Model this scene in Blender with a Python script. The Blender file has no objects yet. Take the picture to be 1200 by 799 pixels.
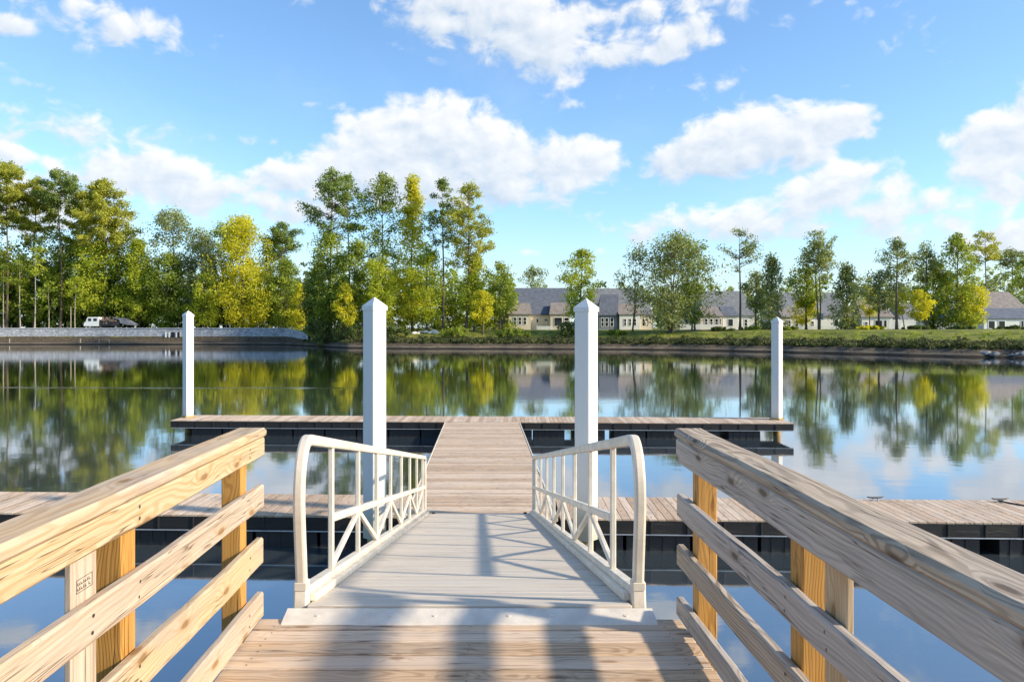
import bpy, math, random
import numpy as np
from mathutils import Vector
R = math.radians
sc = bpy.context.scene
col = sc.collection
EYE = 3.67                     # camera height above the water, metres
PIER = 2.17                    # top of the fixed pier deck
DOCK = 0.55                    # top of the floating docks
F = 900.0                      # focal length in photo pixels (1200 wide), used for measuring

# ------------------------------------------------------------------ camera
cam_d = bpy.data.cameras.new('camera')
cam = bpy.data.objects.new('camera', cam_d)
col.objects.link(cam)
cam.location = (0, 0, EYE)
cam.rotation_euler = (R(90), 0, 0)
cam_d.sensor_width = 36
cam_d.lens = F / 1200 * 36
cam_d.shift_x = 33 / 1200
cam_d.shift_y = -12.5 / 1200
cam_d.clip_start = 0.05
cam_d.clip_end = 12000
sc.camera = cam

# ------------------------------------------------------------------ light
SUN_EL, SUN_AZ = 28.0, 106.0    # azimuth clockwise from +Y (view direction)
sun_dir = Vector((math.sin(R(SUN_AZ)) * math.cos(R(SUN_EL)), math.cos(R(SUN_AZ)) * math.cos(R(SUN_EL)), math.sin(R(SUN_EL))))
sl = bpy.data.lights.new('sun', 'SUN')
sl.energy = 3.9
sl.angle = R(2.5)
sl.color = (1.0, 0.86, 0.66)
so = bpy.data.objects.new('sun', sl)
col.objects.link(so)
so.rotation_euler = sun_dir.to_track_quat('Z', 'Y').to_euler()
so.location = (20, -10, 40)

sc.view_settings.view_transform = 'Standard'
sc.view_settings.look = 'None'
sc.view_settings.exposure = 0.80
sc.view_settings.gamma = 1.0
sc.view_settings.use_curve_mapping = False
sc.cycles.max_bounces = 6
sc.cycles.transparent_max_bounces = 8
sc.cycles.caustics_reflective = False
sc.cycles.caustics_refractive = False
sc.cycles.use_denoising = True


class NT:
    """tiny helper for node trees"""
    def __init__(s, tree):
        s.t = tree

    def n(s, typ, **kw):
        nd = s.t.nodes.new(typ)
        for k, v in kw.items():
            if k.startswith('i_'):
                nd.inputs[k[2:]].default_value = v
            elif k.startswith('x_'):
                nd.inputs[int(k[2:])].default_value = v
            else:
                setattr(nd, k, v)
        return nd

    def l(s, a, b):
        s.t.links.new(a, b)

    def m(s, op, a, b=None, c=None, clamp=False):
        nd = s.t.nodes.new('ShaderNodeMath')
        nd.operation = op
        nd.use_clamp = clamp
        for i, v in enumerate((a, b, c)):
            if v is None:
                continue
            if isinstance(v, (int, float)):
                nd.inputs[i].default_value = v
            else:
                s.l(v, nd.inputs[i])
        return nd.outputs[0]

    def v(s, op, a, b=None, scale=None):
        nd = s.t.nodes.new('ShaderNodeVectorMath')
        nd.operation = op
        for i, v in enumerate((a, b)):
            if v is None:
                continue
            if isinstance(v, (tuple, list)):
                nd.inputs[i].default_value = v
            else:
                s.l(v, nd.inputs[i])
        if scale is not None:
            if isinstance(scale, (int, float)):
                nd.inputs['Scale'].default_value = scale
            else:
                s.l(scale, nd.inputs['Scale'])
        return nd.outputs['Value'] if op in ('LENGTH', 'DOT_PRODUCT', 'DISTANCE') else nd.outputs[0]

    def sm(s, x, a, b, lo=0.0, hi=1.0):
        nd = s.t.nodes.new('ShaderNodeMapRange')
        nd.interpolation_type = 'SMOOTHSTEP'
        s.l(x, nd.inputs['Value'])
        for k, v in (('From Min', a), ('From Max', b), ('To Min', lo), ('To Max', hi)):
            nd.inputs[k].default_value = v
        return nd.outputs['Result']

    def mix(s, f, a, b, blend='MIX'):
        nd = s.t.nodes.new('ShaderNodeMix')
        nd.data_type = 'RGBA'
        nd.blend_type = blend
        for idx, v in ((0, f), (6, a), (7, b)):
            if isinstance(v, (int, float)):
                nd.inputs[idx].default_value = v
            elif isinstance(v, (tuple, list)):
                nd.inputs[idx].default_value = (*v[:3], 1)
            else:
                s.l(v, nd.inputs[idx])
        return nd.outputs[2]

    def noise(s, vec, scale, detail=3, rough=0.5, dist=0.0, out=0):
        nd = s.t.nodes.new('ShaderNodeTexNoise')
        nd.inputs['Scale'].default_value = scale
        nd.inputs['Detail'].default_value = detail
        nd.inputs['Roughness'].default_value = rough
        nd.inputs['Distortion'].default_value = dist
        if vec is not None:
            s.l(vec, nd.inputs['Vector'])
        return nd.outputs[out]


# ------------------------------------------------------------------ sky with clouds (all by direction, at infinity)
world = bpy.data.worlds.new('World')
sc.world = world
world.use_nodes = True
wt = world.node_tree
wt.nodes.clear()
W = NT(wt)
wout = W.n('ShaderNodeOutputWorld')
bg = W.n('ShaderNodeBackground', i_Strength=0.15)
W.l(bg.outputs[0], wout.inputs['Surface'])
sky = W.n('ShaderNodeTexSky', sky_type='NISHITA', sun_disc=False, sun_elevation=R(SUN_EL), sun_rotation=R(SUN_AZ),
          altitude=0, air_density=1.0, dust_density=0.6, ozone_density=2.2)
tc = W.n('ShaderNodeTexCoord')
sep = W.n('ShaderNodeSeparateXYZ')
W.l(tc.outputs['Generated'], sep.inputs[0])
az = W.m('ARCTAN2', sep.outputs[0], sep.outputs[1])
el = W.m('ARCSINE', sep.outputs[2])


def sky_pos(px, py):
    a = math.atan((px - 567) / F)
    return a, math.atan((387 - py) / F * math.cos(a))


# centre px, py, half width, half height, tilt (deg), weight
CLOUDS = [
    (510, 168, 105, 56, 4, 1.1), (415, 196, 85, 40, -12, 1.0), (600, 190, 90, 44, 8, 1.05), (682, 188, 66, 26, 4, .9), (520, 218, 180, 32, 0, .9),
    (330, 214, 70, 26, -10, .85), (360, 238, 80, 24, 0, .75), (175, 208, 105, 32, 6, .95), (250, 225, 70, 28, 0, .8), (100, 208, 70, 28, 6, .75),
    (12, 182, 36, 14, 0, .9), (60, 150, 130, 30, 2, .62), (40, 235, 170, 46, 0, .75),
    (880, 165, 110, 40, -4, 1.1), (808, 184, 62, 30, -8, 1.0), (975, 148, 78, 24, -2, .95), (920, 185, 75, 24, -6, .8),
    (960, 228, 80, 34, -18, .9), (890, 254, 130, 28, -10, .75), (800, 264, 90, 24, 0, .65), (1055, 212, 26, 24, -30, .7), (1020, 250, 120, 26, -4, .6), (1120, 262, 120, 22, 0, .55),
    (1165, 165, 60, 36, -10, 1.0), (1215, 150, 50, 60, 0, 1.0), (1160, 205, 60, 26, 0, .7), (1185, 222, 70, 22, 0, .6), (1225, 120, 40, 40, 0, .9),
    (1190, 276, 85, 22, -8, .95), (1105, 244, 70, 24, 0, .6),
    (600, 30, 115, 46, 6, .95), (560, 8, 110, 38, 0, .9), (640, 66, 56, 38, 25, .85), (720, 58, 52, 24, -10, .75), (805, 42, 66, 26, -12, .85),
    (760, 10, 120, 22, 0, .55), (650, 112, 36, 18, 20, .4), (512, 72, 24, 7, 0, .4),
    (110, 25, 140, 34, 0, .58), (10, 28, 44, 16, 0, .75), (85, 50, 50, 14, 12, .45), (380, 124, 34, 9, -4, .42), (30, 98, 40, 7, 0, .36), (290, 164, 50, 8, 0, .36), (1010, 25, 60, 10, 0, .0),
    (640, 296, 90, 6, 0, .35), (715, 250, 30, 8, 0, .3), (1060, 300, 120, 8, 0, .3),
    (1120, -60, 160, 40, 0, .7), (200, -90, 180, 50, 0, .7), (560, -130, 240, 60, 0, .8), (-150, 180, 140, 50, 0, .9), (1450, 120, 160, 70, 0, .9), (1400, 260, 120, 30, 0, .8), (-300, 60, 200, 70, 0, .8),
]


def cloud_field(azs, els):
    best = None
    num = den = None
    for (px, py, hw, hh, tilt, wgt) in CLOUDS:
        if wgt <= 0:
            continue
        a0, e0 = sky_pos(px, py)
        a1, _ = sky_pos(px + hw, py)
        a2, _ = sky_pos(px - hw, py)
        ra = (a1 - a2) / 2
        _, e1 = sky_pos(px, py - hh)
        _, e2 = sky_pos(px, py + hh)
        re = (e1 - e2) / 2
        dx = W.m('SUBTRACT', azs, a0)
        dy = W.m('SUBTRACT', els, e0)
        t = R(-tilt)
        c, s = math.cos(t), math.sin(t)
        u = W.m('ADD', W.m('MULTIPLY', dx, c / ra), W.m('MULTIPLY', dy, s / ra))
        v = W.m('ADD', W.m('MULTIPLY', dx, -s / re), W.m('MULTIPLY', dy, c / re))
        r2 = W.m('ADD', W.m('MULTIPLY', u, u), W.m('MULTIPLY', v, v))
        g = W.m('MULTIPLY', W.m('SUBTRACT', 1.0, W.m('MULTIPLY', r2, 0.55), clamp=True), wgt)
        best = g if best is None else W.m('SMOOTH_MAX', best, g, 0.12)
        gg = W.m('MULTIPLY', g, g)
        sv = W.m('MULTIPLY', gg, W.m('ADD', v, W.m('MULTIPLY', u, .25)))
        num = sv if num is None else W.m('ADD', num, sv)
        den = gg if den is None else W.m('ADD', den, gg)
    return best, W.m('DIVIDE', num, W.m('ADD', den, .02))


field, vpos = cloud_field(az, el)
comb = W.n('ShaderNodeCombineXYZ')
W.l(az, comb.inputs[0])
W.l(W.m('MULTIPLY', el, 1.35), comb.inputs[1])


def puff(vec):
    n1 = W.noise(vec, 11.0, 2, 0.5)
    n2 = W.noise(vec, 24.0, 9, 0.56, 0.3)
    return W.m('ADD', W.m('MULTIPLY', W.m('SUBTRACT', n1, 0.5), 1.0), W.m('MULTIPLY', W.m('SUBTRACT', n2, 0.5), 1.55))


p0 = puff(comb.outputs[0])
offv = W.v('ADD', comb.outputs[0], (0.010, 0.016, 0.0))
p1 = puff(offv)
dens = W.m('ADD', field, p0)
cover = W.sm(dens, 0.29, 0.72)
thick = W.sm(dens, 0.45, 1.05)
relief = W.m('SUBTRACT', p0, p1)                       # positive where the side facing the sun is open
shade = W.m('ADD', W.m('ADD', W.m('MULTIPLY', relief, 0.95), 0.62), W.m('MULTIPLY', vpos, .5))
core = W.m('MULTIPLY', W.sm(field, 0.62, 1.0), -0.12)
shade = W.m('MAXIMUM', W.m('MINIMUM', W.m('ADD', shade, core), 1.0), 0.0)
ccol = W.mix(shade, (2.35, 2.8, 3.35), (4.05, 4.05, 4.05))
# light milky band low on the sky and thin veil everywhere
low = W.sm(el, 0.16, -0.01)
skyt = W.mix(1.0, sky.outputs[0], (0.74, 0.89, 0.99), 'MULTIPLY')
skyc = W.mix(W.m('MULTIPLY', low, 0.62), skyt, (3.05, 3.45, 3.75))
veil = W.m('MULTIPLY', W.sm(W.noise(comb.outputs[0], 3.0, 6, 0.6, 0.4), 0.45, 0.85), 0.22)
skyc = W.mix(veil, skyc, (3.8, 4.1, 4.4))
below = W.sm(el, -0.02, 0.0)
final = W.mix(W.m('MULTIPLY', W.m('MULTIPLY', cover, 0.93), below), skyc, ccol)
W.l(final, bg.inputs['Color'])


# ------------------------------------------------------------------ tagging
def tag(o, label=None, cat=None, group=None, kind=None):
    if label:
        o['label'] = label
    if cat:
        o['category'] = cat
    if group:
        o['group'] = group
    if kind:
        o['kind'] = kind
    return o


def thing(name, label, cat, loc=(0, 0, 0), rz=0.0, group=None):
    o = bpy.data.objects.new(name, None)
    col.objects.link(o)
    o.location = loc
    o.rotation_euler = (0, 0, rz)
    o.empty_display_size = 0.2
    return tag(o, label, cat, group)


class MB:
    """collects shapes with a grain coordinate 'gc' (along, across, depth) and a per-piece random 'rnd'"""
    def __init__(s):
        s.v, s.f, s.gc, s.rn, s.mi = [], [], [], [], []

    def add(s, verts, faces, gc=None, rnd=None, mi=0):
        b = len(s.v)
        s.v += [tuple(p) for p in verts]
        s.gc += [tuple(p) for p in (gc if gc is not None else verts)]
        r = random.random() if rnd is None else rnd
        s.rn += [r] * len(verts)
        s.f += [tuple(b + i for i in f) for f in faces]
        s.mi += [mi] * len(faces)

    def board(s, p0, p1, w, h, up=(0, 0, 1), ch=0.004, mi=0, step=None, jit=0.0, rnd=None, endch=None):
        """a timber from p0 to p1 (centre line), w across, h along 'up', with eased edges"""
        p0, p1 = Vector(p0), Vector(p1)
        d = (p1 - p0)
        L = d.length
        d.normalize()
        upv = Vector(up)
        side = d.cross(upv).normalized()
        upv = side.cross(d).normalized()
        ch = min(ch, w * .45, h * .45)
        e = ch if endch is None else endch
        st = [(0, e), (e, 0)]
        if step:
            n = max(1, int((L - 2 * e) / step))
            st += [(e + (L - 2 * e) * i / n, 0) for i in range(1, n)]
        st += [(L - e, 0), (L, e)]
        ox, oy, oz = random.uniform(0, 40), random.uniform(-.05, .05), random.uniform(-.05, .05)
        vs, gc = [], []
        ph = random.uniform(0, 6)
        for (t, ins) in st:
            a, b = w / 2 - ins, h / 2 - ins
            c = min(ch, a * .6, b * .6)
            j1 = jit * (math.sin(t * 5.1 + ph) + .5 * math.sin(t * 13.7 + 2 * ph))
            j2 = jit * (math.sin(t * 4.3 + 2.2 * ph) + .5 * math.sin(t * 11.9 + ph))
            for (x, y) in ((-a, -b + c), (-a + c, -b), (a - c, -b), (a, -b + c), (a, b - c), (a - c, b), (-a + c, b), (-a, b - c)):
                q = p0 + d * t + side * (x + j1) + upv * (y + j2)
                vs.append(q)
                gc.append((t + ox, x + oy, y + oz))
        fs = []
        n = len(st)
        for k in range(n - 1):
            for i in range(8):
                j = (i + 1) % 8
                fs.append((k * 8 + i, (k + 1) * 8 + i, (k + 1) * 8 + j, k * 8 + j))
        fs.append(tuple(range(8)))
        fs.append(tuple(reversed([(n - 1) * 8 + i for i in range(8)])))
        s.add(vs, fs, gc, rnd, mi)

    def box(s, x0, x1, y0, y1, z0, z1, mi=0, rnd=None):
        v = [(x, y, z) for z in (z0, z1) for y in (y0, y1) for x in (x0, x1)]
        f = [(0, 2, 3, 1), (4, 5, 7, 6), (0, 1, 5, 4), (2, 6, 7, 3), (0, 4, 6, 2), (1, 3, 7, 5)]
        s.add(v, f, mi=mi, rnd=rnd)

    def tube(s, pts, rad, seg=10, mi=0, caps=True, squash=1.0):
        pts = [Vector(p) for p in pts]
        rads = rad if isinstance(rad, (list, tuple)) else [rad] * len(pts)
        vs, gc = [], []
        prev = None
        acc = random.uniform(0, 30)
        for i, p in enumerate(pts):
            d = (pts[min(i + 1, len(pts) - 1)] - pts[max(i - 1, 0)]).normalized()
            if prev is None:
                a = d.orthogonal().normalized()
                if abs(d.x) < .3:
                    a = (Vector((1, 0, 0)) - d * d.x).normalized()
            else:
                a = (prev - d * prev.dot(d)).normalized()
            prev = a
            b = d.cross(a)
            if i:
                acc += (p - pts[i - 1]).length
            for k in range(seg):
                t = 2 * math.pi * k / seg
                q = a * math.cos(t) * rads[i] * squash + b * math.sin(t) * rads[i]
                vs.append(p + q)
                gc.append((acc, math.cos(t) * rads[i], math.sin(t) * rads[i]))
        fs = []
        for i in range(len(pts) - 1):
            for k in range(seg):
                j = (k + 1) % seg
                fs.append((i * seg + k, i * seg + j, (i + 1) * seg + j, (i + 1) * seg + k))
        if caps:
            fs.append(tuple(reversed(range(seg))))
            fs.append(tuple((len(pts) - 1) * seg + k for k in range(seg)))
        s.add(vs, fs, gc, None, mi)

    def rectsweep(s, pts, w, h, mi=0, c=0.008):
        """rounded rectangular bar along pts lying in a plane of constant x; w across x, h in plane"""
        pts = [Vector(p) for p in pts]
        vs = []
        for i, p in enumerate(pts):
            d = (pts[min(i + 1, len(pts) - 1)] - pts[max(i - 1, 0)]).normalized()
            nx = Vector((1, 0, 0))
            nn = d.cross(nx).normalized()
            a, b = w / 2, h / 2
            for (x, y) in ((-a, -b + c), (-a + c * .3, -b + c * .3), (-a + c, -b), (a - c, -b), (a - c * .3, -b + c * .3), (a, -b + c),
                           (a, b - c), (a - c * .3, b - c * .3), (a - c, b), (-a + c, b), (-a + c * .3, b - c * .3), (-a, b - c)):
                vs.append(p + nx * x + nn * y)
        fs = []
        for i in range(len(pts) - 1):
            for k in range(12):
                j = (k + 1) % 12
                fs.append((i * 12 + k, i * 12 + j, (i + 1) * 12 + j, (i + 1) * 12 + k))
        fs.append(tuple(reversed(range(12))))
        fs.append(tuple((len(pts) - 1) * 12 + k for k in range(12)))
        s.add(vs, fs, mi=mi)

    def build(s, name, mats, parent=None, smooth=False, loc=None):
        me = bpy.data.meshes.new(name)
        me.from_pydata(s.v, [], s.f)
        me.update()
        mats = mats if isinstance(mats, (list, tuple)) else [mats]
        for m in mats:
            me.materials.append(m)
        if len(mats) > 1:
            me.polygons.foreach_set('material_index', s.mi)
        a = me.attributes.new('gc', 'FLOAT_VECTOR', 'POINT')
        a.data.foreach_set('vector', np.array(s.gc, dtype=np.float32).ravel())
        b = me.attributes.new('rnd', 'FLOAT', 'POINT')
        b.data.foreach_set('value', np.array(s.rn, dtype=np.float32))
        if smooth:
            me.polygons.foreach_set('use_smooth', [True] * len(me.polygons))
        o = bpy.data.objects.new(name, me)
        col.objects.link(o)
        if parent:
            o.parent = parent
        if loc:
            o.location = loc
        return o


# ------------------------------------------------------------------ materials
def new_mat(name):
    m = bpy.data.materials.new(name)
    m.use_nodes = True
    m.node_tree.nodes.clear()
    T = NT(m.node_tree)
    out = T.n('ShaderNodeOutputMaterial')
    b = T.n('ShaderNodeBsdfPrincipled')
    T.l(b.outputs[0], out.inputs[0])
    return m, T, b, out


def setc(T, inp, c):
    if isinstance(c, (tuple, list)):
        inp.default_value = (*c[:3], 1)
    else:
        T.l(c, inp)


def simple(name, c, rough=0.6, metal=0.0, var=0.12, scale=4.0, bump=0.0, bscale=60, spec=0.5):
    m, T, b, _ = new_mat(name)
    g = T.n('ShaderNodeTexCoord').outputs['Object']
    n = T.noise(g, scale, 5, 0.6)
    k = T.sm(n, 0.3, 0.7, 1 - var, 1 + var)
    cc = T.v('SCALE', T.mix(0.0, c, c), scale=k)
    T.l(cc, b.inputs['Base Color'])
    b.inputs['Roughness'].default_value = rough
    b.inputs['Metallic'].default_value = metal
    b.inputs['Specular IOR Level'].default_value = spec
    if bump:
        bn = T.n('ShaderNodeBump', i_Strength=bump, i_Distance=0.01)
        T.l(T.noise(g, bscale, 4, 0.6), bn.inputs['Height'])
        T.l(bn.outputs[0], b.inputs['Normal'])
    return m


def wood(name, light, dark, grey, grey_amt, ring=1.0, knots=1.0, rough=0.72, piece=0.14, bump=0.5, knot_scale=2.2, dirt=0.0, freq=600.0):
    """sawn timber: growth rings cut lengthwise, knots the rings bend round, cracks, silver weathering"""
    m, T, b, _ = new_mat(name)
    at = T.n('ShaderNodeAttribute', attribute_name='gc')
    rn = T.n('ShaderNodeAttribute', attribute_name='rnd').outputs['Fac']
    gc = at.outputs['Vector']
    off = T.n('ShaderNodeCombineXYZ')
    T.l(T.m('MULTIPLY', rn, 37.0), off.inputs[0])
    gp = T.v('ADD', gc, off.outputs[0])
    # knots
    kv = T.n('ShaderNodeTexVoronoi', feature='F1', voronoi_dimensions='2D')
    kv.inputs['Scale'].default_value = knot_scale / 2.2
    ks = T.n('ShaderNodeSeparateXYZ')
    T.l(gp, ks.inputs[0])
    kc = T.n('ShaderNodeCombineXYZ')
    T.l(T.m('MULTIPLY', ks.outputs[0], 2.3), kc.inputs[0])
    T.l(T.m('MULTIPLY', T.m('ADD', ks.outputs[1], ks.outputs[2]), 7.0), kc.inputs[1])
    T.l(kc.outputs[0], kv.inputs['Vector'])
    wob = T.noise(gp, 14, 3, 0.6)
    kd = T.m('ADD', kv.outputs['Distance'], T.m('MULTIPLY', T.m('SUBTRACT', wob, .5), .10))
    kr = T.n('ShaderNodeSeparateColor')
    T.l(kv.outputs['Color'], kr.inputs[0])
    keep = T.sm(kr.outputs[0], 0.66, 0.70)
    near = T.m('MULTIPLY', T.sm(kd, 0.42, 0.0), keep)
    # rings
    slow = T.noise(T.v('MULTIPLY', gp, (0.7, 2.0, 2.0)), 1.6, 3, 0.5)
    fine = T.noise(T.v('MULTIPLY', gp, (2.5, 30.0, 30.0)), 1.0, 3, 0.6)
    s3 = T.n('ShaderNodeSeparateXYZ')
    T.l(gp, s3.inputs[0])
    rr = T.m('SQRT', T.m('ADD', T.m('POWER', T.m('ADD', s3.outputs[1], 0.012), 2.0), T.m('POWER', T.m('ADD', s3.outputs[2], 0.055), 2.0)))
    rr = T.m('ADD', rr, T.m('MULTIPLY', slow, 0.15))
    rr = T.m('ADD', rr, T.m('MULTIPLY', near, 0.030 * knots))
    rr = T.m('ADD', rr, T.m('MULTIPLY', fine, 0.003))
    wave = T.m('SINE', T.m('MULTIPLY', rr, freq))
    ringv = T.sm(wave, -0.3, 1.0)
    ringm = T.m('MULTIPLY', ringv, T.sm(T.noise(T.v('MULTIPLY', gp, (1.0, 6.0, 6.0)), 1.3, 2), 0.25, 0.7, 0.35, 1.0))
    streak = T.noise(T.v('MULTIPLY', gp, (1.2, 60.0, 60.0)), 1.0, 4, 0.65)
    base = T.mix(T.m('MULTIPLY', ringm, 0.75 * ring), light, dark)
    base = T.mix(T.sm(streak, 0.35, 0.75, 0.0, 0.55), base, dark)
    patch = T.noise(T.v('MULTIPLY', gp, (1.0, 4.0, 4.0)), 1.5, 4, 0.6)
    gm = T.m('MULTIPLY', T.sm(T.m('ADD', patch, T.m('MULTIPLY', T.m('SUBTRACT', rn, .5), .35)), 0.30, 0.66), grey_amt)
    greyc = T.mix(T.m('MULTIPLY', T.sm(streak, 0.3, 0.7), .8), grey, tuple(c * .55 for c in grey))
    base = T.mix(gm, base, greyc)
    # knot core
    kcore = T.m('MULTIPLY', T.sm(kd, 0.12, 0.05), keep)
    base = T.mix(T.m('MULTIPLY', kcore, 0.72 * knots), base, tuple(c * .25 for c in dark))
    khalo = T.m('MULTIPLY', T.sm(kd, 0.22, 0.08), keep)
    base = T.mix(T.m('MULTIPLY', khalo, 0.35 * knots), base, dark)
    # hairline cracks along the grain
    cr = T.noise(T.v('MULTIPLY', gp, (0.9, 45.0, 45.0)), 1.0, 2, 0.5)
    crk = T.m('MULTIPLY', T.sm(T.m('ABSOLUTE', T.m('SUBTRACT', cr, 0.5)), 0.018, 0.0), T.sm(T.noise(T.v('MULTIPLY', gp, (1.4, 9.0, 9.0)), 1.0, 2), 0.48, 0.58))
    base = T.mix(T.m('MULTIPLY', crk, 0.85), base, tuple(c * .22 for c in dark))
    if dirt:
        dn = T.noise(gp, 1.3, 5, 0.65)
        base = T.mix(T.sm(dn, .5, .75, 0, dirt), base, (.10, .085, .07))
    pv = T.m('ADD', 1.0 - piece, T.m('MULTIPLY', rn, 2 * piece))
    base = T.v('SCALE', base, scale=pv)
    T.l(base, b.inputs['Base Color'])
    b.inputs['Roughness'].default_value = rough
    b.inputs['Specular IOR Level'].default_value = 0.3
    h = T.m('SUBTRACT', T.m('MULTIPLY', T.m('ADD', streak, T.m('MULTIPLY', ringv, -.5)), 0.5), T.m('MULTIPLY', crk, 1.6))
    h = T.m('SUBTRACT', h, T.m('MULTIPLY', kcore, .5))
    bn = T.n('ShaderNodeBump', i_Strength=bump, i_Distance=0.0025)
    T.l(h, bn.inputs['Height'])
    T.l(bn.outputs[0], b.inputs['Normal'])
    return m


M = {}
M['rail'] = wood('rail_timber', (.62, .46, .28), (.44, .25, .10), (.42, .37, .33), .6, piece=.10, ring=.85, freq=380.0, knots=1.2)
M['rail_shaded'] = wood('rail_timber_shaded', (.55, .44, .32), (.19, .135, .09), (.45, .405, .365), .7, piece=.10, ring=1.1, freq=430.0, knots=1.3)  # right railing's shade put into the colour, besides weathering and bolder grain
M['post'] = wood('post_pine', (.60, .31, .075), (.36, .15, .025), (.5, .36, .2), .15, knots=.9, piece=.10, knot_scale=3.0)
M['pier_deck'] = wood('pier_deck_timber', (.70, .50, .32), (.40, .25, .14), (.52, .46, .40), .5, piece=.18, bump=.8, dirt=.35)
M['dock_deck'] = wood('dock_deck_timber', (.66, .48, .33), (.38, .245, .15), (.51, .46, .39), .5, piece=.26, dirt=.4)
M['gang_deck'] = wood('gangway_deck_boards', (.62, .545, .45), (.47, .41, .335), (.60, .545, .47), .6, ring=.35, knots=.12, piece=.07, bump=.25)
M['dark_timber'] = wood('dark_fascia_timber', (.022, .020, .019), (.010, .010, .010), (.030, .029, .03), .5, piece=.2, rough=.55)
M['pile_wood'] = wood('pile_timber', (.50, .34, .12), (.28, .17, .05), (.3, .26, .2), .2)
M['alu'] = simple('cream_coated_metal', (.70, .62, .50), .42, 0.0, .14, 5.0, bump=.12, bscale=22)
M['white_sleeve'] = None
M['plate'] = simple('worn_plate', (.66, .60, .51), .5, 0.0, .12, 7.0, bump=.3, bscale=14)
M['galv'] = simple('pale_grey_metal', (.42, .43, .44), .4, .6, .15)
M['float'] = simple('black_plastic_float', (.010, .011, .013), .65, 0, .3, 3)
M['screw'] = simple('screw_steel', (.10, .09, .08), .45, .7, .2)
M['ink'] = simple('stamp_ink', (.05, .04, .035), .8)


def mk_sleeve():
    m, T, b, _ = new_mat('white_vinyl_sleeve')
    g = T.n('ShaderNodeTexCoord').outputs['Object']
    st = T.noise(T.v('MULTIPLY', g, (9, 9, .6)), 1.0, 6, .7)
    bl = T.noise(g, 3.0, 5, .65)
    s = T.n('ShaderNodeSeparateXYZ')
    T.l(g, s.inputs[0])
    c = T.mix(T.m('MULTIPLY', T.sm(st, .48, .78), .4), (.72, .70, .66), (.46, .43, .37))
    c = T.mix(T.m('MULTIPLY', T.sm(bl, .5, .8), .18), c, (.62, .60, .52))
    sp = T.sm(T.noise(g, 60, 2, .5), .70, .76)
    c = T.mix(T.m('MULTIPLY', sp, .35), c, (.25, .23, .18))
    lowm = T.sm(T.m('ADD', s.outputs[2], T.m('MULTIPLY', T.m('SUBTRACT', st, .5), .9)), 1.05, .35)
    c = T.mix(T.m('MULTIPLY', lowm, .65), c, (.34, .31, .17))
    T.l(c, b.inputs['Base Color'])
    T.l(T.sm(st, .3, .7, .32, .6), b.inputs['Roughness'])
    bn = T.n('ShaderNodeBump', i_Strength=.15, i_Distance=.004)
    T.l(bl, bn.inputs['Height'])
    T.l(bn.outputs[0], b.inputs['Normal'])
    return m


M['white_sleeve'] = mk_sleeve()


# ------------------------------------------------------------------ shoreline and terrain
def interp(x, xs, ys):
    return float(np.interp(x, xs, ys))


ANG = [-180, -150, -120, -90, -70, -55, -42, -33, -14.5, -12.5, -10, -6, 0, 8, 14, 20, 26, 31, 36, 42, 55, 75, 100, 130, 155, 180]
DEP = [9, 14, 40, 120, 205, 235, 262, 232, 200, 180, 161, 152, 150, 149, 146, 138, 130, 124, 123, 128, 116, 90, 60, 26, 12, 9]


def shore(a):                       # a: azimuth in degrees from +Y, clockwise; range of the water's edge
    r = interp(a, ANG, DEP)
    w = .6 * math.sin(a * 1.9) + .35 * math.sin(a * 5.3 + 1)
    return r + (w * interp(a, [-13, -9], [0, 1]) if abs(a) < 120 else 0)


def wallness(a):                    # 1 where the retaining wall stands
    return interp(a, [-60, -55, -14.2, -12.8], [0, 1, 1, 0]) if -60 < a < -12.8 else 0.0


def ground(a, s):
    back = interp(abs(a), [100, 140], [0, 1])
    nat = interp(s, [-30, -8, 0, .6, 3, 7, 14, 22, 30, 80, 300, 900, 3000], [-3, -1.6, 0, .25, 1.0, 1.35, 2.1, 3.35, 3.75, 3.95, 4.6, 7, 7])
    wal = interp(s, [-30, -8, 0, .6, 3, 5.4, 5.9, 6.0, 30, 80, 300, 900, 3000], [-3, -1.6, 0,   .2, .55, .95, 1.0, 4.05, 4.1, 4.2, 4.8, 7, 7])
    low = interp(s, [-30, -8, 0, 2, 6, 30, 300, 3000], [-3, -1.6, 0, 1.2, 2.0, 2.3, 3, 5])
    w = wallness(a)
    h = nat * (1 - w) + wal * w
    # a lower flat lawn comes nearer at the right
    h = h * (1 - back) + low * back
    return h


def pt(px, D, z=None, s_off=0):
    """ground point from a photo column and a depth"""
    X = (px - 567) / F * D
    if z is None:
        z = gz(X, D)
    return Vector((X, D, z))


def gz(X, Y):
    a = math.degrees(math.atan2(X, Y))
    return ground(a, math.hypot(X, Y) - shore(a))


def zpy(py, D):
    return EYE + (387 - py) * D / F


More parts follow.
